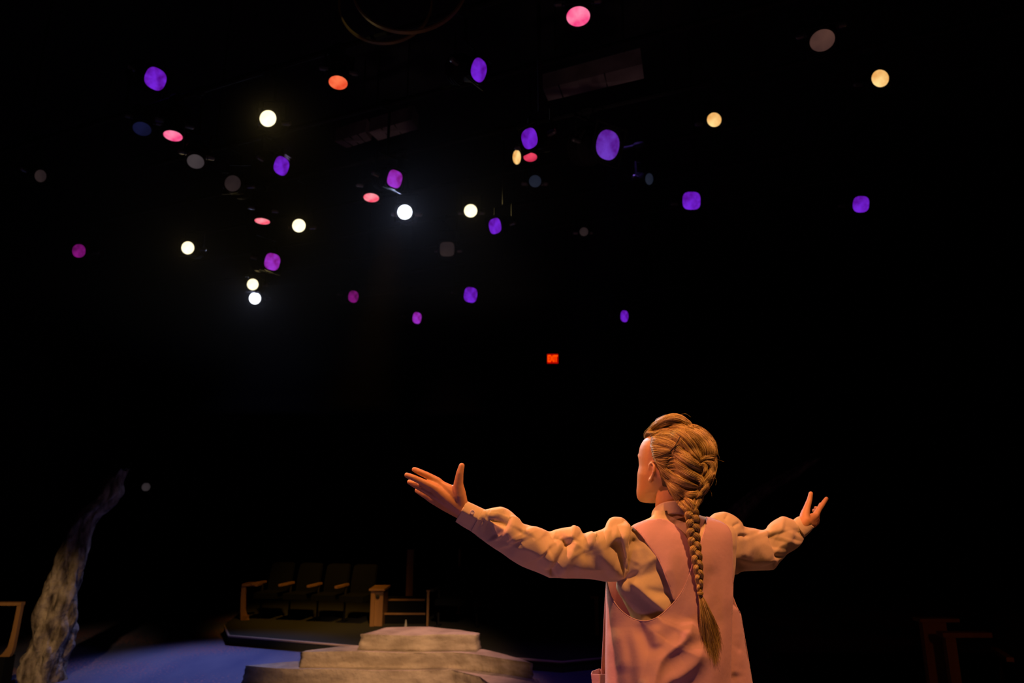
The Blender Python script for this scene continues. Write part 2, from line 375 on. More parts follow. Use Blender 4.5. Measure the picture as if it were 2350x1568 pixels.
def slab_box(name, x0, x1, y0, y1, Y, dep, m, label, cat, group=None):
    a = W(x0, y0, Y); b = W(x1, y1, Y); g = G(); g.box((a.x, Y, b.z), (b.x, Y+dep, a.z)); bm = g
    return bm
# bent end bracket (far left)
Yb = 12.35
r = empty('seat_bracket', W(562,1424,Yb)); tag(r, 'bent amber lit wooden end bracket at the left of the far seats', 'seat bracket')
g = G(); a = W(553,1342,Yb); b = W(562,1424,Yb); w = .075
rings = []
for (x, y, hw) in ((561,1424,9), (559,1416,6.5), (557,1400,5), (557.5,1370,4.5), (559,1350,4.5), (560,1342,4.5)):
    p = W(x, y, Yb); h = hw*Yb/F; rings.append([Vector((p.x-h, Yb, p.z)), Vector((p.x+h, Yb, p.z)), Vector((p.x+h, Yb+.05, p.z)), Vector((p.x-h, Yb+.05, p.z))])
g.loft(rings); g.obj('upright', M['wood'], r)
g = G(); p = W(556,1342,Yb); q = W(592,1345,Yb); g.box((p.x, Yb-.02, p.z-.025), (q.x, Yb+.3, p.z+.01)); g.obj('armrest', M['wood'], r)
g = G(); p = W(554,1419,Yb); q = W(566,1427,Yb); g.box((p.x, Yb-.03, zs), (q.x, Yb+.1, zs+.07)); g.obj('foot', M['wood'], r)
# broad end panel + aisle steps + post
Ye = 11.75; p = W(848,1440,Ye); q = W(879,1356,Ye)
r = empty('seat_end', (p.x, Ye, zs)); tag(r, 'broad amber lit wooden end panel at the aisle left of the far stairs', 'seat end')
g = G(); pm = W(857,1440,Ye); g.box((p.x, Ye, zs), (pm.x, Ye+.5, q.z)); g.obj('front_edge', M['wood'], r)
g = G(); g.box((pm.x, Ye+.03, zs), (q.x, Ye+.5, q.z-.01)); g.obj('side_panel', M['wood'], r)
g = G(); g.box((p.x-.03, Ye-.03, q.z), (q.x+.03, Ye+.5, q.z+.03)); g.obj('cap', M['wood'], r)
g = G(); c = W(866,1370,Ye); g.ball((c.x, Ye+.02, c.z), (.035, .02, .035), 6); g.obj('lock', M['black'], r)
r = empty('aisle_stairs', (W(925,1430,12.2).x, 12.2, zs)); tag(r, 'dark aisle stairs with pale edges between the two far seat banks', 'stairs')
for (yy, Y, zt, nm) in ((1408, 12.0, .36, 0), (1376, 12.4, .62, 0)):
    a = W(881, yy, Y); b = W(976, yy, Y); g = G(); g.box((a.x, Y, zs), (b.x, Y+.42, a.z)); o = g.obj('tread', M['fabric'], r)
    g = G(); g.box((a.x, Y-.02, a.z-.02), (b.x, Y+.03, a.z+.006)); g.obj('edge_strip', M['wood'], o)
Yp = 11.75; a = W(978,1440,Yp); b = W(985,1358,Yp); r = empty('aisle_post', (a.x, Yp, zs)); tag(r, 'slim wooden aisle post right of the far stairs', 'post')
g = G(); g.box((a.x, Yp, zs), (b.x, Yp+.06, b.z)); g.obj('shaft', M['wood'], r)
g = G(); g.box((a.x-.012, Yp-.012, b.z), (b.x+.012, Yp+.072, b.z+.02)); g.obj('cap', M['wood'], r)
# tall dim posts above the aisle
for (x0, x1, y0, Y, lab) in ((930, 950, 1262, 13.0, 'tall dull red brown board standing behind the far stairs'), (1050, 1057, 1260, 13.0, 'thin dull red brown pole standing right of the far stairs')):
    a = W(x0, 1400, Y); b = W(x1, y0, Y); g = G(); g.box((a.x, Y, zs), (b.x, Y+.05, b.z)); g.box((a.x-.03, Y-.03, zs), (b.x+.03, Y+.08, zs+.03)); tag(g.obj('upright_board', M['wood']), lab, 'board')
# last right bracket near skirt
Yr = 11.0; a = W(1367,1474,Yr); b = W(1373,1374,Yr); r = empty('seat_bracket', (a.x, Yr, zs)); tag(r, 'thin dim wooden end bracket of the far right bank beside the skirt', 'seat bracket')
g = G(); g.box((a.x, Yr, zs), (b.x, Yr+.06, b.z)); g.obj('upright', M['wood'], r)
g = G(); g.box((a.x-.06, Yr, b.z), (b.x+.01, Yr+.3, b.z+.03)); g.obj('armrest', M['wood'], r)
# little white cone
c = W(931,1437,11.2); g = G(); rings = []
for t, rr in ((0, .055), (.05, .04), (.6, .018), (1, .006)): rings.append([Vector((c.x+rr*math.cos(k*.785), c.y+rr*math.sin(k*.785), zs + .19*t)) for k in range(8)])
g.loft(rings); tag(g.obj('marker_cone', mat('pale_cone', (.45, .42, .36), .7)), 'tiny pale cone on the platform just behind the top rock step', 'cone')

# near right seats on a raised tier
Yn = 6.7; zt = .19
a = Vector((3.45, 6.1, 0)); g = G(); g.box((3.35, 6.35, 0), (8.5, 9.5, zt)); tier = tag(g.obj('seating_tier', M['fabric']), 'black raised tier under the near seats at the right', 'platform')
p = W(2118,1440,Yn); q = W(2166,1428,Yn)
r = empty('seat_end', (p.x, Yn, zt)); tag(r, 'broad dull red seat end panel on the right tier', 'seat end')
g = G(); g.box((p.x, Yn, zt), (q.x+.02, Yn+.06, q.z)); g.obj('panel', M['wood'], r)
g = G(); g.box((p.x-.03, Yn-.02, q.z), (W(2200,1430,Yn).x, Yn+.10, q.z+.03)); g.obj('armrest', M['wood'], r)
p2 = W(2172,1480,Yn-.25); r = empty('seat_bracket', (p2.x, Yn-.25, zt)); tag(r, 'narrow orange brown seat bracket standing right of the red end panel', 'seat bracket')
g = G(); g.box((p2.x, Yn-.25, zt), (p2.x+.09, Yn-.2, p2.z+.06)); g.obj('upright', M['wood'], r)
e = W(2275,1466,Yn-.25); g = G(); g.box((p2.x-.03, Yn-.27, p2.z+.06), (e.x, Yn-.17, p2.z+.10)); g.obj('armrest', M['wood'], r)
for k, (px, py, Y, lab) in enumerate(((2290, 1500, 6.45, 'dim seat beside the orange brown bracket on the right tier'),)):
    p = W(px, py, Y); seat((p.x+.32, Y, zt+.002), math.radians(-20), lab, 'near seats on the right tier')
# near left bracket
Yl = 8.4; r = empty('seat_bracket', W(20,1500,Yl)); tag(r, 'bent brown seat bracket at the far left edge beside the rock spire', 'seat bracket')
rings = []
for (x, y, hw) in ((8,1508,12), (16,1500,9), (24,1485,6), (30,1460,5), (36,1430,4.5), (42,1400,4.5), (44,1388,4.5)):
    p = W(x, y, Yl); h = hw*Yl/F; rings.append([Vector((p.x-h, Yl, p.z)), Vector((p.x+h, Yl, p.z)), Vector((p.x+h, Yl+.05, p.z)), Vector((p.x-h, Yl+.05, p.z))])
g = G(); g.loft(rings); g.obj('upright', M['wood'], r)
p = W(-20,1386,Yl); q = W(50,1386,Yl); g = G(); g.box((p.x, Yl-.01, p.z-.02), (q.x, Yl+.06, p.z+.015)); g.obj('armrest', M['wood'], r)
p = W(8,1510,Yl); g = G(); g.box((p.x-.12, Yl-.05, 0), (p.x+.05, Yl+.12, p.z+.01)); g.obj('foot', M['fabric'], r)

# ---------------- exit sign
Yx = 16.95; p = W(1255.5,835,Yx); q = W(1280.5,813.5,Yx); r = empty('exit_sign', ((p.x+q.x)/2, Yx, p.z)); tag(r, 'glowing red exit sign on the dark back wall', 'sign')
g = G(); g.box((p.x-.02, Yx-.03, p.z-.02), (q.x+.02, Yx+.05, q.z+.02)); g.obj('housing', M['black'], r)
g = G(); g.box((p.x, Yx-.036, p.z), (q.x, Yx-.03, q.z)); g.obj('face', M['exit_face'], r)
cu = bpy.data.curves.new('exit_letters', 'FONT'); cu.body = 'EXIT'; cu.align_x = 'CENTER'; cu.align_y = 'CENTER'; cu.size = .215; cu.extrude = .004; cu.offset = .003; cu.space_character = .86
to_ = bpy.data.objects.new('lettering', cu); COL.objects.link(to_); bpy.context.view_layer.update()
me_ = bpy.data.meshes.new_from_object(to_.evaluated_get(bpy.context.evaluated_depsgraph_get())); bpy.data.objects.remove(to_)
me_.materials.clear(); me_.materials.append(M['exit']); o = bpy.data.objects.new('lettering', me_); COL.objects.link(o); o.parent = r; o['kind'] = 'stuff'
o.location = (0, -.042, (q.z-p.z)/2 - .006); o.rotation_euler = (math.pi/2, 0, 0); o.scale = (.66, 1.12, 1)

# ================================================================== THE LIGHTING RIG
PANG = math.radians(-23); PD = Vector((math.cos(PANG), math.sin(PANG), 0)); PN = Vector((-PD.y, PD.x, 0))
ZP = 5.75
PIPES = [4.0 + .85*k for k in range(11)]          # distance of each pipe along PN
def dirw(x, y):
    v = (CY-y)/F; return Vector(((x-CX)/F, CP - v*SP, SP + v*CP))
ORG = Vector((0, 0, CAMZ))
PLACED = []
def hang(x, y):
    d = dirw(x, y); best = None
    for c in PIPES:
        t = c/d.dot(PN)
        if t <= 0: continue
        p = ORG + d*t; drop = ZP - p.z
        sc = abs(drop-.5) + (5 if drop < .3 else 0) + sum(3 for q in PLACED if (q-p).length < .42)
        if best is None or sc < best[0]: best = (sc, p, t, c)
    PLACED.append(best[1]); return best[1], best[2], best[3]
used = {}
def stage_light(x, y, w, h, lm, label, group=None, p_exp=2.0, yaw=1, body='metal', lit=None, spot=None, name='stage_light'):
    L, depth, c = hang(x, y)
    R = max(w, h)/F*depth
    view = Vector((0, -CP, -SP)) if abs(w-h) < 1.6 else (ORG - L).normalized(); n = view.copy()
    if abs(w-h) < 1.6: pass
    elif h < w*.97: n = (Matrix.Rotation(-math.acos(max(.1, h/w)), 3, view.cross(Vector((0, 0, 1))).normalized()) @ n)
    elif w < h*.97: n = (Matrix.Rotation(yaw*math.acos(w/h), 3, Vector((0, 0, 1)).cross(view).cross(view).normalized()*-1) @ n)
    n.normalize()
    s = Vector((0, 0, 1)).cross(n); s = s.normalized() if s.length > .05 else Vector((1, 0, 0)); u = n.cross(s).normalized()
    root = empty(name, L); tag(root, label, 'stage light', group)
    def ring(off, rr, k=24, pe=2.0, m=None):
        out = []
        for a in range(k):
            th = 2*math.pi*a/k; cc, ss = math.cos(th), math.sin(th)
            q = (abs(cc)**pe + abs(ss)**pe)**(-1/pe); out.append(L + n*off + (s*cc + u*ss)*q*rr)
        return out
    # lens: gently domed disc
    g = G(); rg = [ring(.0, R, 28, p_exp), ring(.006, R*.75, 28, p_exp), ring(.010, R*.4, 28, p_exp), ring(.011, R*.05, 28, p_exp)]
    g.loft(rg); g.obj('lens', lm, root, True)
    # barrel
    g = G(); LB = R*3.6
    g.loft([ring(-.002, R*1.02, 24, p_exp), ring(.004, R*1.06, 24, p_exp), ring(.004, R*1.22, 24, p_exp), ring(-.03, R*1.22, 24, p_exp), ring(-.035, R*1.1), ring(-LB*.5, R*1.1), ring(-LB*.52, R*1.3), ring(-LB*.9, R*1.25), ring(-LB, R*.8), ring(-LB*1.01, R*.1)])
    bd = g.obj('body', M[body], root)
    # cooling fins at the back of the barrel
    g = G()
    for k in range(3): g.loft([ring(-LB*(.6+.1*k), R*1.42), ring(-LB*(.6+.1*k)-.008, R*1.42)])
    g.obj('cooling_fins', M[body], bd)
    # gel frame
    g = G(); e = R*1.26
    cs = [(-1, -1), (1, -1), (1, 1), (-1, 1)]
    fr = [L + n*.006 + (s*a + u*b)*e for a, b in cs] ; fo = [L + n*.006 + (s*a + u*b)*e*1.08 for a, b in cs]
    bk = [q - n*.012 for q in fo]; bi = [q - n*.012 for q in fr]
    V = fr+fo+bk+bi; Fc = []
    for k in range(4):
        j = (k+1) % 4; Fc += [(k, j, 4+j, 4+k), (4+k, 4+j, 8+j, 8+k), (8+k, 8+j, 12+j, 12+k), (12+k, 12+j, j, k)]
    g.add(V, Fc); g.obj('gel_frame', M[body], root)
    # yoke and clamp to the pipe
    pipe_pt = L - n*(LB*.5); piv = pipe_pt
    pc = piv.dot(PN)
    topz = ZP - .03
    tp = Vector((piv.x, piv.y, max(piv.z + R*2.2, min(topz-.06, piv.z + R*3))))
    tp = Vector((tp.x, tp.y, min(tp.z, topz-.02)))
    g = G(); a1 = piv + s*R*1.5; a2 = piv - s*R*1.5
    g.tube([a1, Vector((a1.x, a1.y, tp.z)), tp, Vector((a2.x, a2.y, tp.z)), a2], .012, 6); yk = g.obj('yoke', M['metal'], root)
    for aa, sg in ((a1, 1), (a2, -1)):
        g = G(); g.tube([aa - s*R*.3*sg, aa + s*.03*sg], .022, 8); g.obj('yoke_knob', M['steel'], yk)
    on = piv + PN*(c - pc)                              # the pipe runs above the lens; reach it with an arm
    hookp = Vector((on.x, on.y, ZP))
    g = G(); g.tube([tp, Vector((tp.x, tp.y, ZP-.05)), Vector((hookp.x, hookp.y, ZP-.05)), hookp], .014, 6)
    g.tube([hookp - PD*.03, hookp + PD*.03], .045, 8); g.obj('clamp', M['metal'], root)
    t = hookp.dot(PD); used.setdefault(c, []).append(t)
    if spot:
        col, pw, tgt = spot; lamp('rig_beam', L + n*.05, tgt if tgt else (.1, .5, 2.1), col, pw, R*.6, 46, .9)
    return L

lin = lambda r, g_, b: tuple(((v/255+.055)/1.055)**2.4 if v > 10 else v/255/12.92 for v in (r, g_, b))
LM = dict(
    warm=lens_mat('warm_white_lens', (1, .82, .46), (1, .90, .60), 1.7, 30),
    cool=lens_mat('cool_white_lens', (.80, .86, 1), (.9, .93, 1), 2.6, 30),
    purple=lens_mat('purple_gel', lin(84, 5, 140), lin(120, 36, 222), .92, 22),
    magenta=lens_mat('magenta_gel', lin(120, 14, 120), lin(158, 50, 205), 1.0, 22),
    dim_magenta=lens_mat('dim_magenta_gel', lin(72, 8, 62), lin(135, 20, 125), .9, 22),
    pale_purple=lens_mat('pale_purple_gel', lin(80, 15, 130), lin(108, 55, 190), .95, 16),
    pink=lens_mat('pink_gel', lin(235, 45, 120), lin(255, 135, 170), 1.1, 18),
    hot=lens_mat('hot_pink_gel', lin(240, 50, 90), lin(255, 150, 160), 1.15, 18),
    rose=lens_mat('rose_gel', lin(190, 35, 70), lin(240, 70, 100), 1.0, 18),
    orange=lens_mat('orange_gel', lin(225, 65, 35), lin(255, 120, 75), 1.05, 18),
    amber=lens_mat('amber_gel', lin(215, 140, 60), lin(255, 215, 140), 1.1, 16),
    brown=lens_mat('dim_brown_lens', lin(58, 38, 36), lin(84, 56, 48), 1, 8),  # unlit lenses from here down: their faint tone is put in as emission
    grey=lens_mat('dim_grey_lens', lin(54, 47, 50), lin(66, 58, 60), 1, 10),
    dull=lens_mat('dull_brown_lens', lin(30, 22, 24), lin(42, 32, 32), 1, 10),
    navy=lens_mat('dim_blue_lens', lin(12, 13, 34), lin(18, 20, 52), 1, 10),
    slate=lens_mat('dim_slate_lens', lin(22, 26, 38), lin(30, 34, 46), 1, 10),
)
WARM, COOL = (1, .74, .28), (.55, .64, 1)
LIGHTS = [
    (615,272,19,19,'warm','large warm white spotlight, uppermost of the yellow haloed lamps',dict(spot=(WARM, 300, None))),
    (686,518,15.2,15,'warm','warm white spotlight just right of the thin pink lamp',dict(spot=(WARM, 110, None))),
    (431,569,14.6,14.2,'warm','warm white spotlight alone at the left, right of the dim magenta lamp',dict(spot=(WARM, 110, None))),
    (580,653,13,12.6,'warm','small warm white spotlight directly above a bluish white one',dict(spot=(WARM, 110, None))),
    (1080,484,15,15,'warm','warm white spotlight right of the big bluish white spotlight',dict(spot=(WARM, 110, None))),
    (929,487,16,17,'cool','big bluish white spotlight with the strongest halo in the rig',dict(spot=(COOL, 640, None))),
    (585,685,13.5,12.5,'cool','small bluish white spotlight directly under a warm white one',dict(spot=(COOL, 380, None))),
    (2020,180,20,18.5,'amber','amber lamp farthest right in the upper rig',{}),
    (1639,275,16.5,15.5,'amber','amber lamp right of the largest purple lamp',{}),
    (1186,361,9.5,16,'amber','narrow amber lamp turned sideways beside a rose lamp',dict(yaw=-1)),
    (776,190,21,15,'orange','orange red lamp tipped down, the only one of its colour',{}),
    (1327,38,27,21,'pink','largest pink lamp, cut close to the top of the picture',{}),
    (397,312,20,11.5,'pink','pink lamp tipped down, below the left purple lamp',{}),
    (852,454,17.5,10,'hot','pink lamp tipped down, left of the big bluish white spotlight',{}),
    (602,508,16.5,7,'hot','thinnest pink lamp, a sliver left of a warm white spotlight',{}),
    (1217,361,15.5,10,'rose','deep rose lamp tipped down beside the narrow amber lamp',{}),
    (357,181,21.5,24,'purple','purple lamp highest in the left of the rig',dict(p_exp=2.6)),
    (646,381,16,20.5,'purple','purple lamp below the uppermost warm white spotlight',dict(p_exp=2.7)),
    (906,411,16.3,19.5,'magenta','violet pink lamp above the big bluish white spotlight',dict(p_exp=2.9)),
    (1099,161,17.2,25,'purple','tall narrow purple lamp high in the middle of the rig',dict(p_exp=2.5)),
    (1215,318,17.8,22.5,'purple','purple lamp directly above the rose and narrow amber lamps',dict(p_exp=2.6,yaw=-1)),
    (1395,333,26,33,'pale_purple','largest purple lamp, pale at its lower edge',dict(p_exp=2.3)),
    (1136,519,13.7,17.5,'purple','purple lamp below the right warm white spotlight',dict(p_exp=2.9,yaw=-1)),
    (1587,461,19.5,20.5,'purple','squarish purple lamp above the woman\'s head',dict(p_exp=3.2)),
    (1976,469,16.7,18.5,'purple','purple lamp farthest right in the rig',dict(p_exp=2.8)),
    (625,601,16.5,19,'magenta','violet pink lamp above the stacked warm and bluish white pair',dict(p_exp=2.8)),
    (1080,677,15,17.5,'purple','lower purple lamp in the middle of the rig',dict(p_exp=2.9)),
    (957,730,9.8,13,'magenta','tiny violet lamp lowest in the middle of the rig',dict(p_exp=2.8)),
    (1433,726,8.8,13.2,'purple','tiny purple lamp lowest in the right half of the rig',dict(p_exp=2.6)),
    (811,681,11.2,13.5,'dim_magenta','small dim magenta lamp left of the lowest violet lamp',dict(p_exp=2.5)),
    (181,576,15.2,14.8,'dim_magenta','dim magenta lamp farthest left in the rig',dict(p_exp=2.2)),
    (1887,93,26.5,23.5,'brown','large unlit brownish lens near the upper right corner',{}),
    (449,371,18,15.8,'grey','unlit grey lens below the left pink lamp',{}),
    (534,421,18.5,17,'dull','unlit dull brown lens right of the grey lens',{}),
    (1228,416,14,13.5,'slate','faint slate lens below the rose lamp',{}),
    (326,296,19,15,'navy','faint navy lens left of the left pink lamp',{}),
    (1026,572,16,16.5,'dull','faint dull lens below and right of the big bluish white spotlight',dict(p_exp=4)),
    (93,404,11,14,'dull','faint dull lens near the left edge of the rig',{}),
    (1340,532,10,9,'dull','faint small lens in the dark between two purple lamps',{}),
    (1490,411,9,13,'slate','faint narrow slate lens left of the squarish purple lamp',{}),
]
for (x, y, w, h, mk_, lab, kw) in LIGHTS: stage_light(x, y, w, h, LM[mk_], lab, 'stage lights hung on the rig', **kw)
# pipes
order = ['nearest', 'second', 'third', 'fourth', 'fifth', 'sixth', 'seventh', 'eighth', 'ninth', 'tenth', 'eleventh']
for k, c in enumerate(PIPES):
    if c not in used: continue
    t0, t1 = min(used[c])-1.2, max(used[c])+1.2
    P0 = PN*c + PD*t0; P1 = PN*c + PD*t1
    P0 = Vector((max(-8.95, P0.x), P0.y, ZP)); P1 = Vector((min(8.95, P1.x), P1.y, ZP))
    r = empty('lighting_pipe', P0.lerp(P1, .5)); tag(r, order[k] + ' black lighting pipe from the camera, hung under the ceiling', 'pipe', 'pipes of the lighting rig')
    g = G(); g.tube([P0, P1], .025, 8); g.obj('pipe', M['metal'], r)
    for q in (.12, .88):
        p = P0.lerp(P1, q); g = G(); g.tube([p, Vector((p.x, p.y, 7.62))], .008, 6); g.obj('hanger', M['metal'], r)
# grey duct panels under the ceiling
def panel(name, quad, Y0, Y1, lab, seam):
    (x0, y0), (x1, y1), (x2, y2), (x3, y3) = quad
    V = [W(x0, y0, Y0), W(x1, y1, Y1), W(x2, y2, Y1), W(x3, y3, Y0)]; up = Vector((0, .06, .22))
    g = G(); g.add(V + [v + up for v in V], [(0,1,2,3), (7,6,5,4), (0,4,5,1), (1,5,6,2), (2,6,7,3), (3,7,4,0)])
    r = tag(g.obj(name, M['duct']), lab, 'duct')
    for q in seam:
        g = G(); a = V[0].lerp(V[1], q); b = V[3].lerp(V[2], q); g.tube([a, b], .007, 6); g.obj('seam', M['black'], r)
    for q in (.15, .85):
        g = G(); c = V[0].lerp(V[1], q) + up; g.tube([c, Vector((c.x, c.y, 7.62))], .01, 6); g.obj('hanger', M['metal'], r)
panel('air_duct', ((846,303),(946,274),(958,297),(868,323)), 7.6, 7.2, 'faint grey duct face above the purple lamps left of centre', (.3, .6))
panel('air_duct', ((768,325),(838,303),(852,322),(796,340)), 7.75, 7.6, 'shorter faint grey duct face cut up by dark brackets', (.25, .5, .75))
panel('air_duct', ((1246,205),(1474,147),(1478,180),(1258,232)), 6.3, 5.7, 'long faint grey duct face right of the tall purple lamp', (.17, .64))
# brass hoops at the top
for hk, (pts, lab) in enumerate(((((783,29),(790,49),(801,66),(814,79),(828,87.5)), 'larger gilt hoop rim catching the light at the top edge'), (((813,-5),(819,10),(827,24),(838,37),(850,48)), 'fainter gilt hoop rim right of the brighter one'))):
    P = [W(a, b, 4.6 - .75*hk) for a, b in smooth_line(pts, 16)]
    # continue the arc into a full hoop
    a, b, c = P[0], P[8], P[-1]
    nrm = (b-a).cross(c-a).normalized(); ab, ac = b-a, c-a
    ctr = a + (ac.cross(ab.cross(ac))*-1*0 if False else (ab.cross(ac).cross(ab)*ac.length_squared + ac.cross(ab.cross(ac))*ab.length_squared)/(2*ab.cross(ac).length_squared))
    rad = (a-ctr).length; e1 = (a-ctr).normalized(); e2 = nrm.cross(e1)
    g = G(); N = 60; inner = []
    V = []
    for k in range(N):
        th = 2*math.pi*k/N; d = e1*math.cos(th)+e2*math.sin(th)
        V += [ctr+d*rad, ctr+d*(rad+.012), ctr+d*(rad+.012)+nrm*.03, ctr+d*rad+nrm*.03]
    Fc = []
    for k in range(N):
        j = (k+1) % N
        for q in range(4): Fc.append((k*4+q, k*4+(q+1) % 4, j*4+(q+1) % 4, j*4+q))
    g.add(V, Fc); r = tag(g.obj('hoop', mat('gilt_rim', (.30, .22, .08), .4, .3), smooth=False), lab, 'hoop')
    tp = max((Vector(v) for v in V), key=lambda v: v.z); g = G(); g.tube([tp, Vector((tp.x, tp.y, 7.62))], .006, 6); g.obj('hanger', M['metal'], r)
lamp('hoop_catch', (-3.2, 2.0, 5.0), W(806, 68, 4.6), (1, .75, .35), 40, .01, 4)  # unseen narrow lamp added to brighten one arc of the rim
lamp('duct_bounce', (-1.2, 5.2, 1.0), W(900, 300, 7.4), (1, .62, .62), 60, .2, 14, 1)  # added upward lamps, here and below, standing in for stage bounce on the ducts
lamp('duct_bounce', (.6, 3.6, 1.2), W(1380, 185, 6.0), (1, .62, .58), 50, .2, 18, 1)
# small pale lamp low at left
p = W(335,1118,13.5); r = empty('aisle_lamp', p); tag(r, 'tiny dim round lamp low on the dark wall beside the rock spire', 'lamp')
g = G(); g.ball(p, (.08, .05, .08), 8); g.obj('globe', lens_mat('dim_globe', lin(36, 31, 34), lin(48, 42, 44), 1, 6), r, True)  # unlit lens; its dim tone is put in as emission
g = G(); g.tube([p + Vector((0, .05, 0)), Vector((p.x, 13.7, p.z)), Vector((p.x, 13.7, 0))], .02, 6); g.obj('stem', M['metal'], r)

# thin theatre haze hanging round the lamps of the rig
hz = bpy.data.materials.new('thin_haze'); hz.use_nodes = True; nt = hz.node_tree; nt.nodes.clear()
out = nt.nodes.new('ShaderNodeOutputMaterial'); vsn = nt.nodes.new('ShaderNodeVolumeScatter'); vsn.inputs['Density'].default_value = .0015; vsn.inputs['Anisotropy'].default_value = .2
nt.links.new(vsn.outputs[0], out.inputs['Volume'])
g = G(); g.box((-6.0, 4.2, 3.4), (4.5, 10.7, 7.0)); ho = g.obj('haze', hz); tag(ho, 'thin smoky haze hanging around the lit lamps of the rig', 'haze', kind='stuff')

# ================================================================== THE PLINTH SHE STANDS ON
ZF = .6
slab('rock_plinth', [Vector((-.75, 1.35, 0)), Vector((.2, 1.15, 0)), Vector((1.25, 1.3, 0)), Vector((1.5, 2.1, 0)), Vector((1.2, 2.9, 0)), Vector((.2, 3.0, 0)), Vector((-.7, 2.6, 0))], 0, ZF,
     'tall rock plinth the woman stands on, below the picture edge', 21)
# ================================================================== THE WOMAN
BASE = Vector((.42, 2.07, ZF))
def bake(o, mods):
    """apply modifiers once so the object is a plain mesh"""
    for t, kw in mods:
        m = o.modifiers.new(t, t)
        for k, v in kw.items(): setattr(m, k, v)
    dg = bpy.context.evaluated_depsgraph_get(); dg.update()
    me = bpy.data.meshes.new_from_object(o.evaluated_get(dg)); o.modifiers.clear(); old = o.data; nm = old.name; o.data = me
    bpy.data.meshes.remove(old); me.name = nm
    me.polygons.foreach_set('use_smooth', np.ones(len(me.polygons), bool)); me.update()
    return o

# torso under the clothes, as seen: left and right outline by picture height, depth of the body by height
TY = [1140,1165,1180,1188,1196,1204,1213,1226,1246,1280,1320,1345,1380,1420,1470,1540,1620,1700,2400]
TL = [1508,1504,1500,1492,1474,1455,1444,1438,1434,1430,1421,1414,1430,1448,1453,1442,1432,1428,1425]
TR = [1586,1590,1600,1624,1652,1672,1684,1690,1692,1690,1686,1682,1676,1672,1672,1680,1690,1696,1700]
TA = [.048,.050,.054,.058,.064,.071,.079,.089,.100,.112,.118,.120,.120,.118,.120,.130,.140,.145,.145]
TYC = 2.075; TILT = .035
def tor(y):
    y = np.asarray(y, float); return pchip(TY, TL, y), pchip(TY, TR, y), pchip(TY, TA, y)
def torso_near(x, y, cl=.985):
    l, r, a = tor(y); u = np.clip((2*x-l-r)/(r-l), -cl, cl)
    return TYC + TILT*u - a*(1-np.abs(u)**2.6)**(1/2.6)

# ---------------- head in its own frame (x right, y face, z up from the chin)
YAW, NOD = math.radians(40), math.radians(7)
HR = Matrix.Rotation(YAW, 3, 'Z') @ Matrix.Rotation(NOD, 3, 'X')
EARW = W(1533, 1086, 2.07); HEAR = Vector((0, 0, .095))
def H(p): return EARW + HR @ (Vector(p) - HEAR)
HZ = [0, .006, .016, .035, .06, .085, .11, .135, .16, .185, .205, .217, .222]
HW = [.022, .034, .045, .057, .0635, .0695, .071, .072, .0715, .066, .051, .028, .01]
HF = [.090, .094, .0965, .095, .094, .094, .090, .095, .093, .081, .056, .026, .008]
HB = [.050, .038, .020, -.008, -.038, -.066, -.087, -.096, -.098, -.090, -.068, -.034, -.012]
def head_ring(z, n=48, off=0.0):
    w = float(pchip(HZ, HW, z)); f = float(pchip(HZ, HF, z)); b = float(pchip(HZ, HB, z)); c = (f+b)/2; h = (f-b)/2; out = []
    for k in range(n):
        th = 2*math.pi*k/n; cs, sn = math.cos(th), math.sin(th); pe = 2.25 if cs > 0 else 2.05
        q = (abs(cs)**pe + abs(sn)**pe)**(-1/pe)
        o = off(th, z) if callable(off) else off
        out.append(H((sn*q*(w+o)*-1, c + cs*q*(h+o), z)))
    return out
g = G()
zz = [0, .003, .006, .011, .016, .024, .035, .048, .06, .072, .085, .097, .11, .122, .135, .148, .16, .172, .185, .195, .205, .212, .217, .2205, .222]
g.loft([head_ring(z) for z in zz])
# nose, lips, brow, chin, cheekbones
g.tube([H((.003,.088,.122)), H((.004,.096,.105)), H((.005,.103,.091))], [.0075,.0085,.0095], 10)
for s in (-1, 1): g.ball(H((s*.0100,.097,.085)), .008, 6)
g.tube([H((-.020,.084,.052)), H((0,.097,.054)), H((.020,.084,.052))], [.004,.0065,.004], 8)
g.tube([H((-.018,.084,.044)), H((0,.097,.043)), H((.018,.084,.044))], [.004,.007,.004], 8)
for s in (-1, 1):
    g.tube([H((s*.014,.091,.134)), H((s*.035,.082,.139)), H((s*.054,.060,.136))], [.006,.007,.006], 8)
    # ear: rim, lobe, inner bowl edge
    rim = [(.068,.014,.070),(.074,.006,.071),(.082,-.007,.083),(.086,-.015,.099),(.084,-.014,.113),(.079,-.004,.122),(.074,.009,.117),(.070,.014,.104)]
    P = [H((s*a, b, c)) for a, b, c in smooth_line(rim, 26)]
    g.tube(P, [.0042]*26, 8)
    g.tube([H((s*.072,.006,.076)), H((s*.073,.005,.069))], [.0062,.0055], 8)
    g.tube([H((s*a, b, c)) for a, b, c in smooth_line([(.069,.006,.080),(.074,-.003,.090),(.075,-.004,.102),(.071,.004,.110)], 14)], [.0034]*14, 8)
    g.tube([H((s*.064,-.004,.085)), H((s*.065,-.006,.108))], [.008,.008], 8)
# neck
g.tube([H((0,-.022,.075)), H((0,-.020,.03)), W(1541,1165,2.068), W(1546,1192,2.072), W(1560,1225,2.075)], [.050,.0485,.0475,.052,.07], 22)
